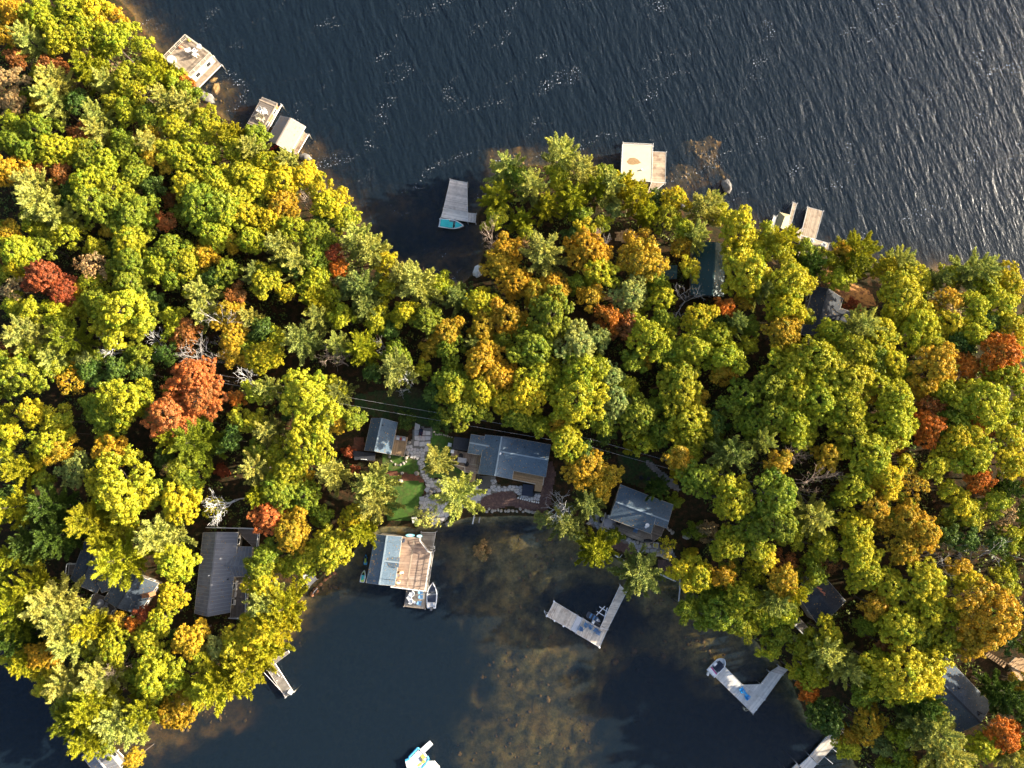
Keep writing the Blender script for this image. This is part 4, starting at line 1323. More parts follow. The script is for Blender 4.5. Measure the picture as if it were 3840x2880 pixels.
dock('boathouse_dock', 'warm brown side dock with pale edge beside the cream roof', [(zg_((1150, 470), (1506, 486), (1482, 1282), (1130, 1258)), 0), (zg_((1130, 1262), (1482, 1286), (1085, 1590), (1020, 1560)), 0)], .7, 'deck_warm', rim='off_white')
dock('boathouse_dock', 'grey back dock showing above the cream roof', [(zg_((395, 238), (1168, 275), (1168, 330), (390, 300)), 0)], .7, 'deck_weathered')

# boat shelter group at right
dock('finger_dock', 'narrow silver finger dock left of the boat shelter', [(zh((288, 472), (368, 490), (220, 1010), (145, 985)), 0)], .7, 'deck_silver', rim='off_white')
dock('finger_dock', 'narrow tan finger dock right of the boat shelter', [(zh((788, 132), (893, 160), (735, 722), (655, 700)), 0), (zh((655, 702), (735, 724), (790, 810), (630, 850)), 1)], .7, 'deck_warm', rim='off_white')
r = empty('boat_shelter', (*P(2937, 825), 0), 'hip-roofed canvas boat shelter, dark on its shaded side', 'boat shelter')
zr, ze_ = 4.2, 2.7
c4 = [(*q, ze_) for q in PP(zh((435, 380), (722, 455), (600, 872), (300, 810)), ze_)]
h1, h2 = (*P(*zh((575, 500))[0], zr), zr), (*P(*zh((470, 790))[0], zr), zr)
for tri in ([c4[0], c4[1], h1], [c4[1], c4[2], h2, h1], [c4[2], c4[3], h2], [c4[3], c4[0], h1, h2]):
    MB().slab(tri, .04).build('canopy_panel', MAT['canvas'], r)
for q in inset([p[:2] for p in c4], .15): MB().tube([(*q, -1.2), (*q, ze_)], .05, 8).build('post', MAT['steel'], r)
dock('dock', 'broad tan timber dock with white seats right of the boat shelter', [(zh((1168, 248), (1572, 360), (1372, 1085), (985, 985)), 3), (zh((1030, 800), (1060, 815), (985, 985), (960, 1180), (870, 890)), 1), (zh((985, 985), (1726, 1190), (1640, 1570), (930, 1500)), 0)], .8, 'deck_warm', rim='off_white')
for q, a_, lb in (((1250, 1145), 200, 'white lounge seat, upper left on the broad tan dock'), ((1235, 1310), 160, 'white lounge seat, lower left on the broad tan dock'), ((1565, 1250), 120, 'white lounge seat at the right edge of the broad tan dock')):
    o = place(wl_, *zh(q)[0], .8, R(a_), lb, 'lounge seat', 'white seats on the broad tan dock'); o.scale = (1.1,) * 3

# ------------------------------------------------------------------ houses half hidden in the trees
h = house('cabin', (2660, 1010), 'cabin with a dark green metal roof among trees', 'house')
gr = gable(h, ((2600, 905), (2590, 1105)), ((2722, 916), (2714, 1112)), ((2681, 908), (2672, 1108)), PG(2660, 1010)[2] + 4.9, .45, 'green_roof', cap='green_roof', fascia='green_roof')
h = house('shed', (2510, 1015), 'small green-roofed shed left of the green cabin', 'shed')
gable(h, ((2470, 995), (2540, 995)), ((2468, 1045), (2538, 1045)), None, PG(2510, 1015)[2] + 3.0, .4, 'green_roof', cap='green_roof', fascia='green_roof')

def zj(*p): return zs(2960, 1040, 320 / 1269, p)
h = house('cottage', (3110, 1170), 'dark shingled cottage with a side gable near the right shore')
k1 = gable(h, zj((360, 130), (170, 850)), zj((800, 312), (620, 930)), zj((577, 165), (400, 855)), PG(3110, 1170)[2] + 5.2, .45, 'dark_shingle', cap='dark_shingle')
k2 = gable(h, zj((590, 400), (1010, 540)), zj((530, 740), (900, 830)), zj((480, 560), (900, 680)), PG(3110, 1170)[2] + 4.5, .45, 'dark_shingle', cap='dark_shingle')
b8 = PG(3110, 1170)[2]
MB().slab([(*P(*zj(q)[0], z_), z_) for q, z_ in (((330, 400), b8 + 4.8), ((430, 485), b8 + 4.1), ((340, 480), b8 + 3.9))], .1).build('dormer_roof', MAT['metal_roof'], h)

def zk(*p): return zs(220, 1960, 760 / 1270, p)
h = house('house', (820, 2150), 'grey metal-roofed house with a crossing wing at lower left')
m1 = gable(h, zk((905, 62), (850, 568)), zk((1125, 62), (1075, 562)), zk((990, 60), (932, 588)), 7.4, .42, 'metal_roof', cap='metal_roof')
m2 = gable(h, zk((1080, 150), (1212, 152)), zk((1060, 338), (1197, 337)), zk((1020, 268), (1205, 272)), 6.6, .38, 'metal_roof', cap='metal_roof')
vent(m1, 1, .52, .2, 'white'); vent(m1, 2, .58, .75, 'black')
for q in ((1102, 395), (1096, 450), (1092, 500)):
    x, y = P(*zk(q)[0], 3.5); MB().box((x, y, 3.2), (.9, 2.2 if q[1] < 420 else 1.0, .8), R(-5)).build('wall_unit', MAT['off_white'], h)
hd = PG(870, 2300)[2] + 1.6
deck(h, zk((1090, 340), (1190, 345), (1180, 598), (1075, 590)), hd, 'deck_dark', 1)
railing(h, PP(zk((1185, 345), (1180, 597), (1075, 592)), hd), hd, 'off_white', 1.0, pickets=False)
deck(h, zk((1125, 30), (1262, 38), (1240, 280), (1215, 280), (1215, 150), (1125, 60)), hd, 'deck_dark', 0)
railing(h, PP(zk((935, 28), (1262, 36), (1240, 290)), hd), hd, 'off_white', 1.0, pickets=False)
h = house('house', (410, 2180), 'angular dark blue-grey house with two wings at far left')
w1 = gable(h, zk((75, 350), (165, 110)), zk((240, 442), (345, 190)), zk((132, 398), (235, 150)), 6.6, .42, 'slate', cap='dark_shingle')
w2 = gable(h, zk((283, 480), (400, 300)), zk((500, 575), (625, 380)), zk((362, 532), (490, 330)), 7.2, .42, 'slate', cap='dark_shingle')
w3 = gable(h, zk((240, 300), (420, 240)), zk((270, 440), (450, 380)), zk((240, 370), (440, 300)), 6.3, .3, 'slate', cap='dark_shingle', wins=False)
MB().box((*P(*zk((545, 458))[0], 7.2), 6.0), (1.4, .9, 2.8), R(10)).build('chimney', MAT['brick'], h)
hd = PG(380, 2270)[2] + 1.4
dpx = zk((232, 445), (300, 470), (360, 545), (325, 605), (200, 525), (205, 490))
deck(h, dpx, hd, 'deck_dark', 3)
railing(h, PP(zk((232, 445), (203, 490), (200, 525), (325, 605), (355, 545)), hd), hd, 'off_white', 1.0, pickets=False)
dk2 = zk((62, 250), (120, 262), (100, 330), (60, 325)); deck(h, dk2, hd + .5, 'deck_dark', 0)
railing(h, PP(zk((120, 255), (70, 255), (60, 325)), hd + .5), hd + .5, 'off_white', 1.0, pickets=False)
x, y = P(*zk((262, 502))[0], hd + .7)
round_table('patio_table', (x, y, hd), .75, 'table_grey', 'round table with folded umbrella on the angular house deck')
r = empty('folded_umbrella', (x, y, hd + .76), 'pale folded umbrella standing in the round deck table', 'umbrella')
MB().tube([(x, y, hd + .76), (x, y, hd + 2.4)], .025, 6).build('pole', MAT['steel'], r); MB().cone((x, y, hd + 1.0), .28, 1.5, 10).build('canopy', MAT['white'], r)
for k in range(3):
    o = copy_tree(gch); a_ = R(-130 + k * 55); o.location = (x + 1.15 * math.cos(a_), y + 1.15 * math.sin(a_), hd + .006); o.rotation_euler = (0, 0, a_ + math.pi / 2)
    tag(o, 'grey chair %s the umbrella table on the angular house deck' % ['to the left of', 'below', 'to the right of'][k], 'chair', 'chairs round the umbrella table')

def zl(*p): return zs(2840, 2130, 1 / 2.212, p)
h = house('house', (3080, 2240), 'dark grey roofed house half hidden below orange trees at right')
g1 = gable(h, zl((505, 15), (735, 275)), zl((310, 190), (507, 476)), zl((400, 105), (640, 372)), PG(3080, 2240)[2] + 5.0, .38, 'dark_shingle', cap='dark_shingle')
vent(g1, 2, .85, .3); 
for k in range(7):
    c = on_slope(g1, 1, .3 + .04 * k, .25 + .03 * (k % 3), .02)
    MB().blob(c, .18 + .05 * (k % 3), (1.3, .8, .12), k).build('leaf_patch', MAT['orange'], g1['roofs'][0])
hz_ = PG(2975, 2310)[2] + 1.0
deck(h, zl((225, 385), (285, 345), (430, 500), (385, 560)), hz_, 'deck_weathered', 0)
railing(h, PP(zl((225, 385), (385, 560), (430, 505)), hz_), hz_, 'off_white', .95, pickets=False)
crate_box('storage_bench', *zl((295, 455))[0], hz_, (1.6, .7), 'off_white', 'white bench box on the deck of the half-hidden house', 'bench', ang=R(-48))
r = barbecue(*zl((325, 420))[0], hz_, R(-48), 'dark covered barbecue on the deck of the half-hidden house', 1.9)
h = house('house', (3600, 2625), 'large slate-grey roofed house at lower right')
g2 = gable(h, zl((1560, 730), (1947, 1132)), zl((1250, 990), (1640, 1387)), zl((1440, 870), (1855, 1285)), PG(3600, 2625)[2] + 5.4, .36, 'slate', cap='dark_shingle')
vent(g2, 1, .45, .4); vent(g2, 1, .9, .2); MB().box(on_slope(g2, 1, .9, .3, .1), (.9, .2, .2), R(-30)).build('skylight', MAT['black'], g2['roofs'][0])
h = empty('timber_deck', PG(3780, 2500), 'orange-brown timber deck with steps at the right edge', 'deck')
tz = PG(3780, 2500)[2] + 1.4
deck(h, zl((2080, 800), (2150, 735), (2300, 780), (2300, 900), (2170, 850)), tz, 'deck_new', 0)
deck(h, zl((2110, 830), (2170, 850), (2260, 960), (2240, 990), (2130, 880)), tz - .3, 'deck_new', 1)
stairs(h, PP(zl((2080, 790), (2050, 830), (1930, 740), (1960, 715)), tz), tz - .1, tz - 1.4, 'deck_new', 8)
railing(h, PP(zl((2080, 800), (2150, 735), (2290, 780)), tz), tz, 'deck_new', 1.0, pickets=False)
railing(h, PP(zl((2170, 850), (2260, 790)), tz), tz, 'deck_new', 1.0, pickets=False)

# ------------------------------------------------------------------ docks of the cove
def zm(*p): return zs(950, 2130, 1 / 2.212, p)
r = dock('dock', 'narrow weathered grey dock on the lower left shore', [(zm((118, 850), (182, 795), (332, 1030), (265, 1073)), 0)], .7, 'deck_weathered', rim='deck_silver')
for q in ((155, 880), (205, 850), (195, 935), (235, 905), (255, 1040)):
    x, y = P(*zm(q)[0], .8); MB().disc((x, y, .78), .08, .12, 10).build('cleat', MAT['white'], r)
dock('shore_walk', 'short grey boardwalk along the shore above the narrow dock', [(zm((120, 820), (135, 775), (290, 685), (300, 705), (180, 795)), 2)], .9, 'deck_weathered', posts=False)
def pole(u0, v0, u1, v1, z0, z1, label):
    a_, b_ = (*P(u0, v0, z0), z0), (*P(u1, v1, z1), z1)
    o = empty('mooring_pole', a_, label, 'pole')
    MB().tube([a_, b_], .045, 8).build('shaft', MAT['off_white'], o)
    MB().tube([b_, (b_[0], b_[1], b_[2] + .1)], .075, 8).build('tip', MAT['white'], o)
pole(990, 2522, 1048, 2585, .9, .9, 'thin white pole slanting beside the narrow grey dock')
pole(1010, 2496, 1048, 2535, 1.2, .8, 'thin white pole lying across the narrow grey dock')
x, y = P(1089, 2596, 1.0)
r = empty('dock_box', (x, y, .705), 'white box at the end of the narrow grey dock', 'box')
MB().box((x, y, .95), (.9, .6, .45), R(-30)).build('body', MAT['white'], r); MB().box((x, y, 1.2), (.95, .65, .06), R(-30)).build('lid', MAT['off_white'], r)
dock('dock', 'tiny grey dock poking from under the lower left trees', [(zm((405, 60), (490, 42), (527, 95), (458, 162)), 2)], .8, 'deck_silver', rim='off_white')
h = empty('boathouse', (*P(385, 2860), 0), 'pale corrugated roofed boathouse cut by the bottom edge', 'boathouse')
gable(h, ((305, 2836), (372, 2915)), ((385, 2795), (452, 2878)), ((338, 2812), (405, 2893)), 3.3, .3, 'metal_roof', zbase=-.3, cap='off_white', mwall='grey_siding')
dock('dock', 'brown dock with green tubs beside the corrugated roof', [(((392, 2800), (440, 2815), (474, 2850), (440, 2905), (405, 2885), (415, 2860)), 0)], .7, 'deck_weathered')
tub = empty('planter_tub', (0, 0, 0))
MB().disc((0, 0, .2), .32, .4, 14).build('tub', MAT['charcoal'], tub); MB().blob((0, 0, .42), .28, (1, 1, .5), 4).build('plant', M('tub_plant', (.05, .14, .06), .8), tub)
for k in range(4):
    o = copy_tree(tub); x, y = P(418 + k * 8, 2836 + k * 4, .8); o.location = (x, y, .705)
    tag(o, 'green planter tub, %s of four beside the corrugated roof' % ['first', 'second', 'third', 'last'][k], 'planter', 'planter tubs by the corrugated roof')
drop(tub)

def zn(*p): return zs(2020, 2160, 400 / 2212, p)
L1 = dock('dock', 'L-shaped pale timber dock with blue chairs in the cove', [(zn((320, 525), (805, 815), (655, 1110), (165, 835)), 3), (zn((920, 880), (1265, 1085), (1430, 1110), (1265, 1480), (775, 1190)), 4), (zn((1690, 190), (1830, 320), (1430, 1108), (1267, 1083)), 2)], .7, 'deck_pale', rim='white')
MB().prism(inset(PP(zn((808, 820), (915, 875), (770, 1188), (660, 1115)), .7), .02), .6, .70).build('concrete_slab', MAT['concrete'], L1)
for q in ((170, 830), (330, 930), (515, 1040), (1262, 1478), (320, 528)):
    x, y = P(*zn(q)[0], .8); MB().disc((x, y, .72), .2, .3, 12).build('bumper', MAT['white'], L1)
for q, a_, lb in (((985, 1000), -30, 'blue dock chair beside the docked dark boat'), ((1080, 1040), -30, 'blue dock chair right of the one beside the dark boat'), ((865, 1088), 60, 'blue dock chair turned away next to the concrete slab'), ((1182, 1128), 150, 'blue dock chair near the dark ramp, upper of two'), ((1232, 1182), 150, 'blue dock chair near the dark ramp, lower of two')):
    place(blue_chair, *zn(q)[0], .7, R(a_), lb, 'chair', 'blue chairs on the L-shaped dock')
x, y = P(*zn((1215, 1040))[0], .7)
r = empty('boat_ramp', (x, y, 0), 'black roller ramp at the inner corner of the L-shaped dock', 'ramp', rz=R(-31))
local(MB().box((0, 0, .55), (3.0, 1.1, .12)), 'bed', 'black', r)
for s_ in (-1, 1):
    local(MB().box((0, s_ * .5, .65), (3.0, .1, .14)), 'side_rail', 'charcoal', r)
    local(MB().tube([(s_ * 1.2, 0, -1.8), (s_ * 1.2, 0, .5)], .06, 8), 'leg', 'steel', r)
x, y = P(*zn((1335, 750))[0], .4)
r = empty('boat_lift', (x, y, 0), 'white crossed boat lift frame against the L-shaped dock', 'boat lift', rz=R(-31))
for s_ in (-1, 1):
    local(MB().box((0, s_ * .55, .35), (2.4, .14, .14)), 'beam', 'white', r)
    local(MB().box((s_ * .6, 0, .5), (.14, 2.6, .14), s_ * .25), 'cross_beam', 'white', r)
    local(MB().tube([(s_ * 1.0, s_ * .55, -2.2), (s_ * 1.0, s_ * .55, .3)], .07, 8), 'leg', 'off_white', r)
x, y = P(*zn((1130, 950))[0], 1.0); r = empty('winch_post', (x, y, .705), 'white winch post on the L-shaped dock by the dark boat', 'winch')
MB().box((x, y, 1.1), (.45, .6, .8), R(-31)).build('housing', MAT['white'], r); MB().box((x + .1, y + .1, 1.55), (.3, .3, .1), R(-31)).build('cap', MAT['off_white'], r)
x, y = P(*zn((155, 770))[0], .9); r = empty('swim_ladder', (x, y, .7), 'white swim ladder at the left end of the L-shaped dock', 'ladder')
for s_ in (-1, 1): MB().tube([(x + .35, y - .2 + s_ * .2, .72), (x + .2, y + s_ * .2, 1.4), (x - .2, y + .1 + s_ * .2, 1.3), (x - .3, y + .15 + s_ * .2, -.8)], .035, 6).build('side_rail', MAT['white'], r)
for k in range(3): MB().box((x - .3, y + .15, -.6 + k * .4), (.1, .4, .04)).build('rung', MAT['white'], r)

def zo(*p): return zs(2620, 2440, 360 / 2212, p)
L2 = dock('dock', 'pale grey angled dock with two bright blue chairs', [(zo((370, 595), (580, 345), (1012, 788), (1522, 1128), (1258, 1462)), 0), (zo((1020, 790), (1432, 773), (1645, 495), (1935, 560), (1528, 1122)), 1)], .72, 'deck_silver', rim='off_white')
dock('gangway', 'grey gangway leading ashore from the pale angled dock', [(zo((1650, 490), (1850, 360), (2060, 440), (1938, 556)), 1)], .74, 'deck_grey')
for q in ((1522, 1135), (1335, 1362), (1465, 752)):
    x, y = P(*zo(q)[0], .8); MB().disc((x, y, .74), .13, .2, 10).build('cleat', MAT['white'], L2)
bb = chair_proto('dock_chair', 'bright_blue')
place(bb, *zo((1000, 895))[0], .72, R(-55), 'bright blue chair, upper of two on the angled dock', 'chair', 'bright blue chairs on the angled dock').scale = (1.15,) * 3
place(bb, *zo((1118, 1045))[0], .72, R(-40), 'bright blue chair, lower of two on the angled dock', 'chair', 'bright blue chairs on the angled dock').scale = (1.15,) * 3
x, y = P(*zo((1062, 968))[0], .9); round_table('side_table', (x, y, .725), .28, 'sky_blue', 'small light blue table between two bright blue chairs', .45)
x, y = P(*zo((1120, 1345))[0], .9); r = empty('swim_ladder', (x, y, .72), 'cream swim ladder at the lower edge of the angled dock', 'ladder')
for s_ in (-1, 1): MB().tube([(x + .5, y + .4 + s_ * .2, .74), (x + .1, y + .1 + s_ * .2, 1.3), (x - .3, y - .2 + s_ * .2, .9), (x - .4, y - .3 + s_ * .2, -.8)], .04, 6).build('side_rail', MAT['cream'], r)
for k in range(3): MB().box((x - .38, y - .28, -.6 + k * .4), (.1, .45, .05)).build('rung', MAT['cream'], r)

D3 = dock('dock', 'sunlit tan dock at the bottom right corner of the cove', [(zl((590, 1385), (672, 1441), (502, 1622), (438, 1556)), 1)], .72, 'deck_pale', rim='off_white')
dock('dock', 'white lower section continuing the tan dock', [(zl((436, 1562), (494, 1625), (420, 1710), (350, 1640)), 1)], .66, 'deck_silver', rim='white')
dock('dock', 'small tan dock corner at the bottom edge', [(zl((328, 1625), (352, 1648), (300, 1720), (260, 1690)), 1)], .7, 'deck_pale', rim='off_white')
dock('gangway', 'tan gangway hidden under yellow trees at bottom right', [(zl((592, 1383), (700, 1270), (780, 1330), (674, 1439)), 1)], .74, 'deck_pale')
pole(*zl((625, 1500))[0], *zl((687, 1551))[0], .75, .9, 'thin white whip pole, upper of two beside the tan dock')
pole(*zl((556, 1565))[0], *zl((622, 1621))[0], .75, .9, 'thin white whip pole, lower of two beside the tan dock')

# ------------------------------------------------------------------ boats
def boat_root(name, stern, bow, label, cat='boat'):
    a, b = P(*stern, .5), P(*bow, .5)
    L = math.hypot(b[0] - a[0], b[1] - a[1])
    return empty(name, ((a[0] + b[0]) / 2, (a[1] + b[1]) / 2, 0), label, cat, rz=heading(stern, bow)), L

r, L = boat_root('motorboat', zc((1372, 1462))[0], zc((1396, 1033))[0], 'white motorboat with dark covers moored at the swim platform')
hw = boat_hull(r, L, 2.25, 'white')
local(hull_panel(hw, L, .60, .93, .22, .74), 'bow_cover', 'navy', r)
local(MB().box((0, L * .10, .78), (1.7, .10, .40), 0, .5), 'windshield', 'glass', r)
local(MB().box((0, L * .085, .72), (.5, .5, .2)), 'console', 'charcoal', r)
local(hull_panel(hw, L, .22, .50, .28, .86), 'cockpit_cover', 'navy', r)
for s in (-1, 1): local(MB().box((s * .6, -L * .36, .5), (.5, .55, .35)), 'seat', 'off_white', r)
e = local(MB().box((0, -L * .5 - .3, .55), (.42, .6, .75)), 'outboard_motor', 'charcoal', r)
local(MB().box((0, -L * .5 - .3, -.1), (.16, .25, .9)), 'motor_leg', 'steel', r)
for s in (-1, 1): local(MB().box((s * .62, -L * .5 - .12, .3), (.6, .3, .12)), 'swim_step', 'white', r)

r, L = boat_root('motorboat', zi((345, 1325))[0], zi((1052, 1418))[0], 'white motorboat with turquoise covers moored at the weathered dock')
hw = boat_hull(r, L, 2.15, 'white', stern=.9)
local(hull_panel(hw, L, .07, .40, .2, .82), 'cockpit_cover', 'turquoise', r)
local(MB().box((.25, -L * .03, 1.0), (1.35, L * .2, .16)), 'bimini_top', 'turquoise', r)
for sx in (-.35, .85):
    for sy in (-.1, .04): local(MB().tube([(sx, L * sy, .7), (sx, L * sy, 1.0)], .02, 6), 'bimini_pole', 'steel', r)
local(MB().box((0, L * .1, .85), (1.6, .08, .35), 0, .5), 'windshield', 'glass', r)
local(MB().box((.25, L * .115, .55), (.4, .3, .3)), 'seat', 'black', r)
local(hull_panel(hw, L, .66, .94, .22, .78), 'bow_cover', 'turquoise', r)
for sy in (-.2, .02): local(MB().tube([(-1.12, L * sy - .25, .35), (-1.12, L * sy + .25, .35)], .1, 8), 'fender', 'off_white', r)

r, L = boat_root('motorboat', zo((265, 530))[0], zo((590, 190))[0], 'blunt-bowed white boat with dark cover and magenta stripe')
hw = boat_hull(r, L, 2.3, 'white', stern=.95, fullness=5.5, mid=.35)
local(hull_panel(hw, L, .30, .78, .5, .75), 'cockpit_cover', 'navy', r)
local(MB().box((.55, L * .05, .82), (.8, L * .36, .08)), 'folded_tarp', 'navy', r)
local(MB().box((-.72, 0, .86), (.5, L * .2, .06)), 'side_deck', 'white', r)
local(MB().box((0, -L * .27, .86), (1.7, .22, .1), -.12), 'stripe_cushion', 'magenta', r)
local(MB().box((0, -L * .37, .82), (1.9, .7, .08)), 'engine_cover', 'white', r)
local(MB().box((-.3, -L * .5 - .35, .5), (.35, .7, .6), .4), 'outboard_motor', 'off_white', r)
local(MB().box((-.3, -L * .5 - .3, -.1), (.14, .2, .8)), 'motor_leg', 'steel', r)

def watercraft(stern, bow, label, c_hull, c_accent, c_seat, W=1.1, c_front=None):
    r, L = boat_root('jet_ski', stern, bow, label, 'jet ski')
    hw = boat_hull(r, L, W, c_hull, sheer=.42, stern=.85, floor_z=.3, rim=.14, mid=.38, fullness=2.2)
    local(hull_panel(hw, L, .62, .97, .12, .60), 'nose', c_front or c_accent, r)
    local(hull_panel(hw, L, .05, .3, .1, .42), 'rear_deck', c_accent, r)
    local(MB().box((0, -L * .08, .6), (.36, L * .42, .36)), 'seat', c_seat, r)
    local(MB().tube([(-.36, L * .14, .95), (0, L * .17, .9), (.36, L * .14, .95)], .035, 6), 'handlebar', 'black', r)
    local(MB().box((0, L * .19, .72), (.34, .4, .3), 0, .5), 'console', 'black', r)
    return r
watercraft(zc((170, 1035))[0], zc((213, 818))[0], 'lime and teal jet ski, lower of two left of the boathouse', 'white', 'lime', 'turquoise', c_front='lime')
watercraft(zc((228, 738))[0], zc((243, 535))[0], 'yellow and blue jet ski, upper of two left of the boathouse', 'navy', 'sky_blue', 'lime', c_front='sky_blue')
r, L = boat_root('fishing_boat', zn((1010, 785))[0], zn((1285, 950))[0], 'small dark open boat on the lift inside the L-shaped dock')
hw = boat_hull(r, L, 1.35, 'charcoal', floor_mat='black', stern=.9, rim=.08)
for t in (-.25, 0, .2): local(MB().box((0, L * t, .5), (1.0, .35, .08)), 'seat', 'blue', r)
local(MB().box((0, L * .28, .55), (.5, .5, .2)), 'console', 'off_white', r)
local(hull_panel(hw, L, .8, .97, .05, .75), 'bow_deck', 'table_grey', r)

def zp(*p): return zs(1480, 2740, 240 / 2212, p)
r = empty('swim_raft', (*P(1565, 2845), 0), 'white inflatable raft with blue rim and long plank at bottom edge', 'raft')
MB().prism(PP(zp((550, 950), (800, 690), (1010, 790), (1165, 975), (940, 1290), (780, 1260)), .5), -.1, .5).build('deck_pad', MAT['white'], r)
MB().prism(PP(zp((870, 650), (1215, 345), (1325, 480), (1000, 800)), .58), .5, .6).build('plank', MAT['white'], r)
for a_, b_ in (((490, 920), (790, 600)), ((790, 600), (860, 650)), ((1120, 890), (1170, 970)), ((1170, 970), (1100, 1090)), ((1080, 1110), (930, 1300)), ((780, 1270), (930, 1300)), ((490, 920), (540, 975))):
    p, q = PP(zp(a_, b_), .5); MB().tube([(*p, .46), (*q, .46)], .2, 10).build('rim_tube', MAT['sky_blue'], r)
for a_, b_, c_ in (((985, 905), (110, 140), 'yellow'), ((1000, 1070), (90, 80), 'yellow'), ((860, 1180), (150, 60), 'yellow'), ((910, 990), (80, 130), 'charcoal')):
    x, y = P(*zp(a_)[0], .6); MB().box((x, y, .56), (b_[0] * .0064, b_[1] * .0064, .1), R(35)).build('seat_pad', MAT[c_], r)
r = empty('swim_raft', (*P(1545, 2870), 0), 'white blue-tipped inflatable slide left of the raft plank', 'raft')
MB().prism(PP(zp((365, 1060), (530, 980), (760, 1250), (900, 1500), (480, 1480)), .8), -.1, .8).build('slide_bed', MAT['white'], r)
p, q = PP(zp((375, 1030), (520, 970)), .8); MB().tube([(*p, .75), (*q, .75)], .25, 10).build('rim_tube', MAT['sky_blue'], r)
r = empty('swim_raft', (*P(1620, 2880), 0), 'plain white six-sided float at the bottom edge', 'raft')
hx = PP(zp((1100, 1080), (1360, 1075), (1555, 1290), (1480, 1520), (1080, 1540), (960, 1300)), .5)
MB().prism(hx, -.1, .4).build('float_body', MAT['white'], r); MB().prism(inset(hx, .25), .4, .46).build('top_pad', MAT['white'], r)

# ------------------------------------------------------------------ stone paths, one object for each flagstone
MAT['path_bed'] = M('path_bed', (.15, .14, .125), .95, .3, 5)
def paving(name, label, px_poly, size, mat, seed, cat='path', stretch=1.0, grid=False, dz=.09, gap=.07):
    rg = np.random.default_rng(seed)
    poly = [PG(u, v)[:2] for u, v in px_poly]
    drape('path_bed', None, MAT['path_bed'], .055, 'grey grit between the stones of the ' + label, 'path', world=inset(poly, -.12))
    xs = [p[0] for p in poly]; ys = [p[1] for p in poly]
    seeds = []
    j = 0
    y = min(ys) - size
    while y < max(ys) + size:
        x = min(xs) - size + (size / 2 if j % 2 and not grid else 0)
        while x < max(xs) + size:
            jt = .10 if grid else .38
            seeds.append((x + rg.uniform(-jt, jt) * size, y + rg.uniform(-jt, jt) * size))
            x += size
        y += size * stretch; j += 1
    S = np.array(seeds)
    c = np.mean(poly, axis=0)
    root = empty(name, (c[0], c[1], ground(*c)), label, cat, kind='structure')
    for i, (sx, sy) in enumerate(seeds):
        if not inside(sx, sy, poly): continue
        cell = [(sx - size, sy - size), (sx + size, sy - size), (sx + size, sy + size), (sx - size, sy + size)]
        d = np.hypot(S[:, 0] - sx, S[:, 1] - sy)
        for k in np.argsort(d)[1:22]:
            nx, ny = (S[k, 0] - sx) / d[k], (S[k, 1] - sy) / d[k]
            cell = clip(cell, nx, ny, nx * sx + ny * sy + d[k] / 2 - gap / 2)
            if len(cell) < 3: break
        if len(cell) < 3 or abs(area2(cell)) < .12: continue
        zt = ground(sx, sy)
        MB().prism(cell, zt - .08, zt + dz + rg.uniform(-.012, .012)).build('flagstone', mat[int(rg.integers(len(mat)))], root)
    return root
FS = [M('flagstone_%d' % k, c, .8, .25, 1.8, col2=c2, scale2=.9, amt2=.3) for k, (c, c2) in enumerate([((.44, .43, .42), (.52, .47, .43)), ((.39, .385, .39), (.33, .32, .33)), ((.50, .47, .44), (.40, .38, .37)), ((.46, .42, .40), (.54, .50, .46))])]
BS = [M('bluestone_%d' % k, c, .8, .22, 1.8) for k, c in enumerate([(.28, .285, .30), (.33, .33, .34), (.24, .245, .26)])]
paving('flagstone_patio', 'squared flagstone patio right of the small cabin', zb_((1180, 285), (1470, 310), (1435, 560), (1405, 660), (1120, 620), (1140, 400)), 1.15, FS, 3, grid=True)
paving('flagstone_patio', 'irregular flagstone paving below the squared patio', zb_((1120, 625), (1405, 665), (1345, 835), (1230, 840), (1140, 800), (1040, 740), (1030, 690), (1040, 580), (1115, 575)), .66, FS, 4)
paving('flagstone_walkway', 'curving flagstone walkway across the lawn', zb_((1225, 845), (1340, 835), (1330, 960), (1375, 1060), (1440, 1170), (1560, 1230), (1440, 1330), (1350, 1230), (1270, 1090), (1245, 970)), .72, FS, 5, stretch=.62)
paving('flagstone_plaza', 'broad flagstone plaza around the fire pit', [(1610, 1800), (1640, 1797), (1700, 1800), (1760, 1815), (1790, 1825), (1800, 1840), (1812, 1848), (1800, 1880), (1760, 1900), (1700, 1910), (1672, 1950), (1625, 1965), (1600, 1930), (1575, 1905), (1580, 1870), (1600, 1850), (1595, 1825)], .9, FS, 6)
paving('flagstone_walkway', 'flagstone walkway along the front of the main cottage', za((560, 1120), (680, 1205), (760, 1212), (850, 1130), (832, 960), (900, 965), (925, 1110), (1050, 1130), (1390, 1120), (1395, 1270), (1560, 1330), (1600, 1240), (1690, 1240), (1668, 1372), (1550, 1368), (1330, 1310), (1325, 1260), (1270, 1245), (1210, 1185), (1050, 1200), (880, 1212), (800, 1262), (690, 1312), (640, 1400), (520, 1390), (470, 1250)), .66, FS, 7)
paving('stone_steps', 'grey stone steps left of the weathered deck', zd((58, 650), (212, 650), (212, 840), (330, 950), (290, 1010), (150, 900), (60, 850)), .8, BS, 8, stretch=.7)
paving('stepping_stone_path', 'row of stone slabs along the weathered deck', zd((290, 940), (440, 1010), (640, 1080), (780, 1120), (880, 1170), (1010, 1220), (1150, 1230), (1060, 1330), (900, 1380), (860, 1260), (700, 1190), (430, 1080), (290, 1020)), .82, BS, 9)
paving('stone_landing', 'smooth blue stone landing below the deck corner', zd((1080, 1240), (1200, 1190), (1300, 1290), (1450, 1270), (1530, 1420), (1400, 1400), (1280, 1355), (1150, 1385), (1040, 1320)), 1.2, BS, 10)

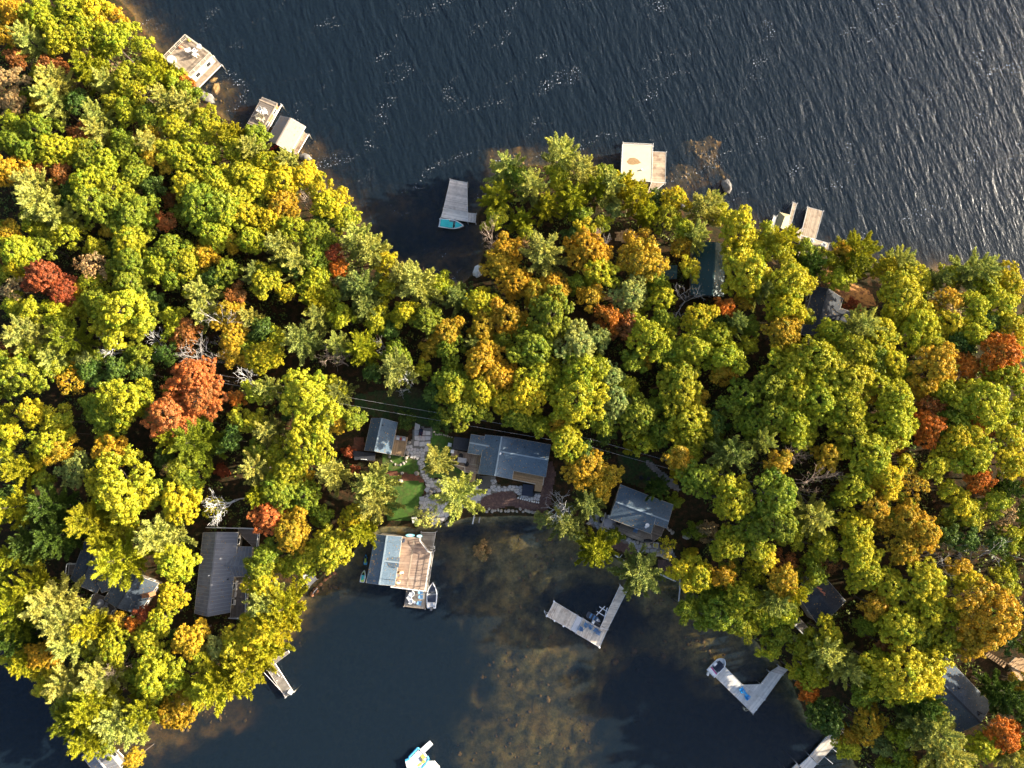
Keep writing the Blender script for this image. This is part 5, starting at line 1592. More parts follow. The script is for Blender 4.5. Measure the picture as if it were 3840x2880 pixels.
# fire pit
x, y, z = PG(1643, 1853)
r = empty('fire_pit', (x, y, z), 'round fire pit heaped with charred wood on the flagstone plaza', 'fire pit')
MB().disc((x, y, z + .06), 1.45, .14, 20, 1.2).build('ash_bed', MAT['ash'], r)
for k in range(16):
    a_ = 2 * math.pi * k / 16
    MB().blob((x + 1.65 * math.cos(a_), y + 1.35 * math.sin(a_), z + .15), rng.uniform(.26, .38), (1.2, .9, .8), k, rz=a_).build('rim_stone', MAT['rock'] if k % 3 else MAT['grey_rock'], r, smooth=True)
for k in range(9):
    a_ = rng.uniform(0, 6.28); q = rng.uniform(.3, 1.0)
    MB().tube([(x - math.cos(a_) * q, y - math.sin(a_) * q, z + .12 + .05 * k), (x + math.cos(a_) * q, y + math.sin(a_) * q, z + .2 + .05 * k)], .09, 6).build('log', MAT['bark'], r)

# ------------------------------------------------------------------ stones
def edging(label, pts, mat='rock', rmin=.2, rmax=.4):
    x, y, z = PG(*pts[0][:2])
    root = empty('stone_edging', (x, y, z), label, 'stone border')
    for k, p in enumerate(pts):
        sx, sy, sz = PG(*p[:2])
        rad = p[2] / 16.9 if len(p) > 2 else rng.uniform(rmin, rmax)
        MB().blob((sx, sy, sz + rad * .25), rad, (1.15, .9, .6), k + sx, rz=rng.uniform(0, 3)).build('stone', MAT[mat], root, smooth=True)
    return root
def zq(pts): return [(1300 + x * K1, 1540 + y * K1, r_ * K1 * .55) for x, y, r_ in pts]
edging('curved row of pale garden stones around the bed below the small cabin', zq([(740, 795, 45), (765, 870, 30), (795, 890, 20), (838, 928, 38), (885, 940, 22), (930, 935, 45), (982, 910, 48), (1022, 880, 34), (1030, 815, 55), (1065, 778, 34), (1042, 722, 60), (1082, 550, 52), (1165, 828, 24), (1208, 835, 30), (1130, 815, 22)]), 'rock')
edging('row of small pale stones behind the stone patio', zq([(1465, 290, 24), (1512, 365, 32), (1535, 408, 28), (1600, 408, 34), (1565, 415, 22), (1635, 412, 24), (1680, 420, 30), (1712, 430, 22), (1745, 440, 30), (1780, 452, 22), (1820, 460, 26)]), 'rock')
edging('line of small white stones below the hot tub', [(1660 + x * KA, 1580 + y * KA, 3.2) for x, y in [(1305, 1322), (1345, 1335), (1385, 1345), (1420, 1352), (1458, 1362), (1500, 1375), (1545, 1385), (1580, 1392), (1620, 1398), (1655, 1402)]], 'off_white')
edging('row of pale shoreline rocks below the mulch bed', [(1660 + x * KA, 1580 + y * KA, r_) for x, y, r_ in [(760, 1560, 6), (800, 1515, 5), (860, 1550, 7), (905, 1540, 5), (960, 1530, 5), (1010, 1545, 6), (1080, 1550, 5), (1140, 1545, 7), (1210, 1545, 6), (1280, 1555, 5), (1340, 1510, 6), (1390, 1560, 5), (1440, 1540, 6), (1490, 1555, 7), (1550, 1570, 6), (1610, 1580, 7), (1640, 1590, 6), (1690, 1610, 6), (1730, 1625, 7), (1765, 1640, 6)]], 'rock')
edging('jumble of rocks below the blue stone landing', [(2200 + x * KA, 1780 + y * KA, r_) for x, y, r_ in [(1180, 1385, 8), (1230, 1380, 6), (1270, 1375, 7), (1310, 1400, 7), (1350, 1420, 9), (1400, 1440, 8), (1440, 1460, 6), (1050, 1205, 9), (950, 1190, 7), (880, 1165, 6), (1440, 960, 6), (1480, 1000, 7), (1400, 930, 5)]], 'rock')
edging('reddish rocks on the shore below the tiny grey dock', [(1175, 2225, 8), (1190, 2205, 6), (1205, 2190, 7), (1222, 2172, 7), (1240, 2160, 6), (1255, 2148, 7), (1195, 2215, 6), (1230, 2168, 5), (1180, 2210, 5)], 'brick')
edging('dark rocks at the waterline below the cream roofed boathouse', [(2445, 722, 9), (2460, 735, 10), (2475, 742, 8), (2490, 738, 7), (2545, 765, 8), (2560, 775, 10), (2575, 785, 7)], 'grey_rock')
edging('pale rocks on the bank beside the broad tan dock', [(3115, 985, 8), (3128, 995, 7), (3140, 1003, 9), (3122, 1010, 6), (3150, 1015, 7), (3135, 1025, 6), (3420, 1008, 7), (3440, 1010, 6), (3400, 1012, 6)], 'rock')
def boulder(u, v, rad, label, mat='grey_rock', sz=(1.2, .9, .7), dz=0.0, seed=1, rz=0.0, name='boulder', z=None):
    x, y = P(u, v, .2)
    z = max(ground(x, y), -9) if z is None else z
    o = MB().blob((0, 0, 0), rad, sz, seed, 14, 10, .5).build(name, MAT[mat], None, smooth=True)
    o.location = (x, y, z + dz); o.rotation_euler = (0, 0, rz)
    return tag(o, label, 'boulder')
boulder(2726, 700, 1.35, 'big pale boulder standing in the open water near the shoal', sz=(.8, 1.25, .8), dz=.5, seed=4, rz=.2, z=-.3)
boulder(1793, 1020, 1.25, 'white boulder at the head of the small bay', 'off_white', (.8, 1.2, .6), .25, 6, -.4, z=.1)
boulder(765, 365, 1.9, 'flat brown boulder awash below the railed boathouse', 'grey_rock', (1.3, .7, .5), .2, 8, -.2, z=-.3)
boulder(806, 330, 1.2, 'submerged orange boulder right of the railed boathouse', 'wet_rock', (.7, 1.2, .5), 0, 9, -.3, z=-.35)
boulder(797, 297, .8, 'small submerged orange boulder beside the tan side dock', 'wet_rock', (1.2, .5, .5), 0, 10, .6, z=-.25)
boulder(1145, 590, 1.1, 'brown boulder on shore below the tan roofed boathouse', 'grey_rock', (1.3, .7, .6), .1, 11, -.2, z=.1)
boulder(1678, 1964, .55, 'grey boulder at the waterline left of the shore plaza', 'grey_rock', (1, 1, .6), .1, 12, z=.05)
for k, (u, v, rad, where) in enumerate([(2312, 2493, .75, 'nearest the L-shaped dock'), (2412, 2545, .7, 'midway between the two cove docks'), (2457, 2580, .8, 'pointing at the angled dock'), (2495, 2471, .65, 'closest to the green shore tree'), (2428, 2712, .95, 'largest pale one in the deep channel'), (2405, 2737, .7, 'beside the largest pale one'), (2383, 2452, .7, 'just below the L-shaped dock end'), (2056, 2632, .6, 'in the brown shallows'), (1642, 2530, .55, 'alone in the dark water'), (1832, 2505, .55, 'at the edge of the brown shallows'), (1805, 2550, .45, 'small one at the brown edge'), (1720, 2840, .5, 'near the white raft')]):
    boulder(u, v, rad, 'submerged boulder %s' % where, 'wet_rock', (1.1, .9, .7), .2, 20 + k, k * .7)
garden = [(1225, 1080, 38, 'pale boulder at the walkway end of the mulch strip'), (970, 1075, 30, 'pale boulder in the middle of the upper lawn'), (945, 1215, 36, 'tan boulder on the lawn just below the mulch strip')]
for k, (x_, y_, r_, lb) in enumerate(garden):
    u, v = zb_((x_, y_))[0]
    boulder(u, v, r_ * K1 / 16.9, lb, 'rock', (1.1, .9, .6), .12, 40 + k)
boulder(*zd((1705, 1045))[0], .75, 'pale boulder right of the weathered deck', 'rock', (1.3, .9, .6), .15, 44)
boulder(*zd((30, 835))[0], .4, 'tan boulder at the left end of the grey stone steps', 'rock', (1.3, .8, .6), .1, 45)

# stones lying on the shoals, too many to tell apart
sr = MB()
rs = np.random.default_rng(5)
for (u, v, ru, rv, n) in ((2630, 540, 110, 60, 60), (2560, 650, 100, 80, 60), (2680, 620, 60, 60, 30), (1890, 590, 90, 35, 35), (790, 350, 70, 50, 30), (1150, 575, 60, 40, 22), (1220, 2200, 70, 45, 35), (700, 2690, 200, 50, 45), (1060, 2420, 70, 60, 30), (2020, 2150, 240, 130, 40), (2030, 2560, 260, 240, 60), (2000, 2800, 300, 90, 45), (2600, 2450, 150, 100, 40), (2480, 2240, 80, 50, 25), (3130, 1000, 120, 25, 30), (1600, 1030, 90, 40, 25)):
    for k in range(n):
        x, y = P(u + rs.normal(0, .55) * ru, v + rs.normal(0, .55) * rv, 0)
        z = ground(x, y)
        if z > .3 or z < -3: continue
        rd = rs.uniform(.12, .42)
        sr.blob((x, y, z + rd * .2), rd, (rs.uniform(.8, 1.4), rs.uniform(.7, 1.1), .6), k + u, 7, 5, .4, rs.uniform(0, 3))
o = sr.build('shoal_rocks', MAT['wet_rock'], None, smooth=True, kind='stuff')
tag(o, 'scattered brown stones lying in the shallows', 'rocks')

# pump box, driftwood logs, shore posts
u, v = 1556, 1948
x, y, z = PG(u, v); r = empty('pump_box', (x, y, z), 'white pump box under the sparse tree by the boathouse', 'box')
MB().box((x, y, z + .4), (.95, 1.2, .8), R(15)).build('body', MAT['white'], r); MB().box((x, y, z + .83), (1.0, 1.25, .07), R(15)).build('lid', MAT['off_white'], r)
def log(u0, v0, u1, v1, rad, label, mat='grey_bark', z0=.2, z1=.2, name='driftwood_log'):
    a_, b_ = (*P(u0, v0, z0), z0), (*P(u1, v1, z1), z1)
    r = empty(name, a_, label, 'log')
    m_ = tuple((p + q) / 2 + rng.uniform(-.1, .1) for p, q in zip(a_, b_))
    MB().tube([a_, m_, b_], [rad, rad * .85, rad * .6], 8).build('trunk', MAT[mat], r, smooth=True)
    MB().tube([m_, (m_[0] + rad * 3, m_[1] + rad * 4, m_[2] + rad)], [rad * .4, rad * .15], 6).build('branch_stub', MAT[mat], r)
log(1772, 1965, 1779, 1930, .14, 'short white log standing out from the cove shore', 'white_bark', .3, .5)
log(1796, 1960, 1800, 1938, .11, 'thin grey log beside the short white log', 'grey_bark', .3, .5)
log(2305, 2080, 2345, 2105, .18, 'pale fallen log on the shore below the mulch bed', 'white_bark', .6, .5)
log(2550, 2165, 2545, 2255, .2, 'grey fallen log reaching into the cove below the yellow trees', 'grey_bark', 1.0, .4)
log(2470, 2148, 2535, 2180, .18, 'bleached fallen log along the shore left of the yellow trees', 'white_bark', .8, .6)
log(1190, 2205, 1172, 2228, .15, 'grey log among the reddish shore rocks', 'grey_bark', .5, .3)

# ------------------------------------------------------------------ power line
POLES = [(823, 1420, 'pole left of the salmon maples'), (2212, 1660, 'pole right of the main cottage'), (2610, 1770, 'pole by the bare rock slab'), (3500, 1985, 'pole among the golden trees at right')]
tops = []
for u, v, lb in POLES:
    x, y = P(u, v, 9.2); z = ground(x, y); x, y = P(u, v, z + 7.6); z = ground(x, y); zt = z + 7.8
    r = empty('utility_pole', (x, y, z), 'wooden utility ' + lb, 'utility pole')
    MB().tube([(x, y, z - .3), (x, y, zt)], [.16, .11], 8).build('shaft', MAT['bark'], r)
    MB().box((x, y, zt - .3), (.12, 1.8, .12), R(-10)).build('crossarm', MAT['deck_weathered'], r)
    for s in (-.75, .75): MB().disc((x + s * .17, y + s * .98, zt - .15), .07, .2, 8).build('insulator', MAT['white'], r)
    tops.append((x, y, zt - .05))
tops.append((*P(4000, 2125, 19), 19))
for k, (a_, b_) in enumerate(zip(tops[:-1], tops[1:])):
    r = empty('power_line', a_, 'pair of thin power wires %s' % ['crossing the trees behind the small cabin', 'between the main cottage and the rock slab', 'crossing the right-hand forest', 'leaving the right edge of the picture'][k], 'wires')
    for s in (-.75, .75):
        pts = []
        for i in range(13):
            t = i / 12
            p = Vector(a_).lerp(Vector(b_), t); sag = 1.1 * 4 * t * (1 - t)
            pts.append((p.x + s * .17, p.y + s * .98, p.z - sag))
        MB().tube(pts, .018, 5).build('wire', MAT['wire'], r)

for p_ in (black_chair, red_seat, wick, wl_, blue_chair, gch, white_chair, red_chair, bb): drop(p_)

# ------------------------------------------------------------------ tree kit
def leaf_quads(C, Nn, a, b, rg, jit):
    """rhombic leaves: centres C, facing Nn with jitter"""
    n = len(C)
    Nn = Nn + rg.normal(0, jit, (n, 3))
    Nn /= np.linalg.norm(Nn, axis=1, keepdims=True) + 1e-9
    T = np.cross(Nn, rg.normal(0, 1, (n, 3)))
    T /= np.linalg.norm(T, axis=1, keepdims=True) + 1e-9
    S = np.cross(Nn, T)
    k = rg.uniform(.7, 1.3, (n, 1))
    a_, b_ = a * k, b * k
    V = np.stack([C + T * a_, C + S * b_, C - T * a_, C - S * b_], 1).reshape(-1, 3)
    F = np.arange(4 * n).reshape(n, 4)
    return V, F

def leaf_mesh(name, V, F, clump, mat):
    me = mesh_np(name, V, F, mat)
    at = me.attributes.new('clump', 'FLOAT', 'POINT')
    at.data.foreach_set('value', np.repeat(clump, 4).astype(np.float32))
    return me

def sph(rg, n, zmin=-1.0):
    z = rg.uniform(zmin, 1, n); a = rg.uniform(0, 2 * np.pi, n); r_ = np.sqrt(1 - z * z)
    return np.stack([r_ * np.cos(a), r_ * np.sin(a), z], 1)

def make_broadleaf(seed, Rc, leaf=.155, per=46, lobes=8, density=1.0, flat=.85):
    """crown centred on the origin, radius Rc; limbs reach down to z = -depth"""
    rg = np.random.default_rng(seed)
    ex, ey = rg.uniform(.82, 1.1), rg.uniform(.82, 1.1)
    LC = [np.array([rg.normal(0, .1) * Rc, rg.normal(0, .1) * Rc, Rc * .2])]; LR = [Rc * .48]
    for i in range(lobes):
        a = 2 * np.pi * (i + rg.uniform(-.3, .3)) / lobes
        d = Rc * rg.uniform(.40, .92)
        LC.append(np.array([math.cos(a) * d * ex, math.sin(a) * d * ey, Rc * rg.uniform(-.42, .2)])); LR.append(Rc * rg.uniform(.17, .40))
    for i in range(lobes // 2):
        a = rg.uniform(0, 6.28); d = Rc * rg.uniform(.1, .35)
        LC.append(np.array([math.cos(a) * d, math.sin(a) * d, Rc * rg.uniform(.25, .45)])); LR.append(Rc * rg.uniform(.25, .38))
    Cs, Ns, Cl = [], [], []
    for i, (c, lr) in enumerate(zip(LC, LR)):
        nc = int(15 * lr * lr * density) + 7
        D = sph(rg, nc, -.4)
        pts = c + D * lr * np.where(rg.random((nc, 1)) < .12, rg.uniform(1.1, 1.38, (nc, 1)), rg.uniform(.6, 1.12, (nc, 1))) * np.array([1, 1, flat])
        lt = rg.uniform(0, 1)
        for p, d in zip(pts, D):
            if any(np.linalg.norm(p - c2) < .74 * r2 for j, (c2, r2) in enumerate(zip(LC, LR)) if j != i): continue
            rc = rg.uniform(.28, .62) * (.8 + .05 * Rc)
            m = int(per * rg.uniform(.6, 1.3) * (rc / .45) ** 1.5)
            d2 = sph(rg, m, -.6) + d * .5 + np.array([0, 0, .3])
            d2 /= np.linalg.norm(d2, axis=1, keepdims=True)
            Cs.append(p + d2 * rc * rg.uniform(.5, 1.1, (m, 1)) * np.array([1, 1, .8]))
            Ns.append(d2)
            Cl.append(np.full(m, np.clip(.35 * lt + .65 * rg.uniform(0, 1), 0, 1)))
    C = np.concatenate(Cs); N_ = np.concatenate(Ns); cl = np.concatenate(Cl)
    V, F = leaf_quads(C, N_, leaf, leaf * .66, rg, .42)
    crown = leaf_mesh('crown', V, F, cl, MAT['leaf'])
    tb = MB()
    H0 = -2.6 * Rc - 1.0
    tr = max(.10, Rc * .045)
    tb.tube([(0, 0, H0), (rg.normal(0, .1), rg.normal(0, .1), H0 * .5), (0, 0, -.35 * Rc), (0, 0, Rc * .3)], [tr * 1.5, tr, tr * .8, tr * .3], 7)
    for c, lr in list(zip(LC, LR))[1:]:
        s0 = np.array([0, 0, -Rc * rg.uniform(.35, .8)])
        mid_ = (s0 + c) / 2 + np.array([0, 0, -.08 * Rc])
        tb.tube([tuple(s0), tuple(mid_), tuple(c), tuple(c * 1.15 + np.array([0, 0, lr * .5]))], [tr * .6, tr * .45, tr * .25, tr * .08], 5, cap=False)
        for q in range(2):
            e_ = c + sph(rg, 1, 0)[0] * lr * .85
            tb.tube([tuple(mid_), tuple((mid_ + e_) / 2 + rg.normal(0, .1, 3)), tuple(e_)], [tr * .28, tr * .18, tr * .05], 4, cap=False)
    tm = bpy.data.meshes.new('trunk'); tm.from_pydata(tb.v, [], tb.f); tm.update(); tm.materials.append(MAT['bark'])
    return crown, tm

def make_pine(seed, Hh, Lmax, whorls=9, arms=6, openness=0.0):
    """white pine: tiers of upswept plumes; base at the origin"""
    rg = np.random.default_rng(seed)
    tb = MB()
    tb.tube([(0, 0, -.5), (rg.normal(0, .15), rg.normal(0, .15), Hh * .5), (0, 0, Hh * .98)], [.26, .17, .03], 7)
    Cs, Ns, Cl, As = [], [], [], []
    for w in range(whorls):
        t = w / (whorls - 1)
        z0 = Hh * (.38 + .60 * t)
        k = arms if t < .85 else max(3, arms - 2)
        a0 = rg.uniform(0, 6.28)
        for i in range(k):
            if rg.random() < openness: continue
            a = a0 + 2 * np.pi * (i + rg.uniform(-.25, .25)) / k
            Lb = Lmax * ((1 - t) ** .6 * .9 + .18) * rg.uniform(.45, 1.25)
            up = .18 + .45 * t + rg.uniform(-.08, .1)
            d = np.array([math.cos(a), math.sin(a), 0])
            side = np.array([-math.sin(a), math.cos(a), 0])
            def at_(s): return np.array([0, 0, z0]) + d * Lb * s + np.array([0, 0, Lb * (up * s * s - .06 * s)])
            tb.tube([tuple(at_(0)), tuple(at_(.5)), tuple(at_(1))], [.06 * (1.2 - t), .035, .01], 4, cap=False)
            ns_ = max(4, int(Lb * 4.2))
            clv = rg.uniform(0, 1)
            for s in np.linspace(.22, 1.0, ns_):
                wd = Lb * .10 * (1.25 - s) + .06
                for q in range(3 if s < .95 else 1):
                    off = rg.uniform(-1, 1)
                    p = at_(s) + side * off * wd + np.array([0, 0, rg.uniform(-.05, .12)])
                    m = 9
                    dd = d * .75 + side * off * .55 + np.array([0, 0, .45])
                    D = dd + rg.normal(0, .42, (m, 3)); D /= np.linalg.norm(D, axis=1, keepdims=True)
                    Cs.append(p + D * rg.uniform(.10, .34, (m, 1))); As.append(D)
                    Cl.append(np.full(m, np.clip(.6 * clv + .4 * s, 0, 1)))
    # leader tuft
    m = 40
    D = sph(rg, m, .1); Cs.append(np.array([0, 0, Hh]) + D * .3); As.append(D); Cl.append(np.full(m, .8))
    C = np.concatenate(Cs); A = np.concatenate(As); cl = np.concatenate(Cl)
    n = len(C)
    S = np.cross(A, rg.normal(0, 1, (n, 3))); S /= np.linalg.norm(S, axis=1, keepdims=True)
    k = rg.uniform(.8, 1.3, (n, 1))
    V = np.stack([C + A * .32 * k, C + S * .075 * k, C - A * .22 * k, C - S * .075 * k], 1).reshape(-1, 3)
    crown = leaf_mesh('crown', V, np.arange(4 * n).reshape(n, 4), cl, MAT['needle'])
    tm = bpy.data.meshes.new('trunk'); tm.from_pydata(tb.v, [], tb.f); tm.update(); tm.materials.append(MAT['bark'])
    return crown, tm

def make_bare(seed, Hh, spread, mat, depth=5):
    rg = np.random.default_rng(seed)
    trunk, br = MB(), MB()
    def grow(p, d, L, r_, lev):
        q = p + d * L
        m_ = (p + q) / 2 + rg.normal(0, L * .06, 3)
        (trunk if lev == 0 else br).tube([tuple(p), tuple(m_), tuple(q)], [r_, r_ * .82, r_ * .62], 6 if lev == 0 else (4 if lev < 3 else 3), cap=False)
        if lev >= depth: return
        for i in range(3 if lev < 4 else 2):
            e_ = d + rg.normal(0, .55 * spread, 3) + np.array([0, 0, .22])
            e_ /= np.linalg.norm(e_)
            grow(q if i < 2 else m_, e_, L * rg.uniform(.6, .85), r_ * .62, lev + 1)
    grow(np.array([0., 0, -.4]), np.array([0, 0, 1.]), Hh * .36, .21, 0)
    def mk(b, nm):
        me = bpy.data.meshes.new(nm); me.from_pydata(b.v, [], b.f); me.update(); me.materials.append(MAT[mat]); return me
    return mk(br, 'branches'), mk(trunk, 'trunk')

BROAD = [make_broadleaf(100 + i, 5.0, lobes=9 + i % 4) for i in range(11)]
SMALL = [make_broadleaf(200 + i, 2.6, leaf=.14, per=32, lobes=5 + i % 2, density=1.7) for i in range(5)]
SPARSE = [make_broadleaf(300 + i, 4.2, per=11, lobes=7, density=.7, leaf=.17) for i in range(3)]
PINES = [make_pine(400 + i, 16.0, 4.6 + .3 * (i % 3), whorls=8 + i % 3, arms=7 + i % 2, openness=.08 * (i % 3)) for i in range(6)]
BARES = {k: [make_bare(500 + 10 * j + i, 12.0, 1.0, m_) for i in range(3)] for j, (k, m_) in enumerate((('gr', 'grey_bark'), ('tb', 'tan_bark'), ('wh', 'white_bark')))}

PAL = {'lg': (.33, .325, .018), 'mg': (.205, .235, .018), 'dg': (.075, .12, .018), 'ye': (.48, .40, .018), 'go': (.46, .285, .02), 'or': (.47, .15, .018),
       'rd': (.32, .08, .03), 'sa': (.54, .165, .045), 'ta': (.40, .26, .11), 'ru': (.27, .10, .025), 'pp': (.42, .42, .095), 'pg': (.26, .29, .07), 'yg': (.40, .37, .02)}
PAL = {k: tuple(min(.75, q * 1.06) for q in v) for k, v in PAL.items()}
CNAME = {'lg': 'yellow-green', 'mg': 'mid green', 'dg': 'dark green', 'ye': 'bright yellow', 'go': 'golden', 'or': 'orange', 'rd': 'red', 'sa': 'salmon orange', 'ta': 'tan', 'ru': 'rust brown',
         'pp': 'pale yellow', 'pg': 'grey-green', 'yg': 'lime yellow', 'gr': 'grey', 'tb': 'pinkish tan', 'wh': 'white'}

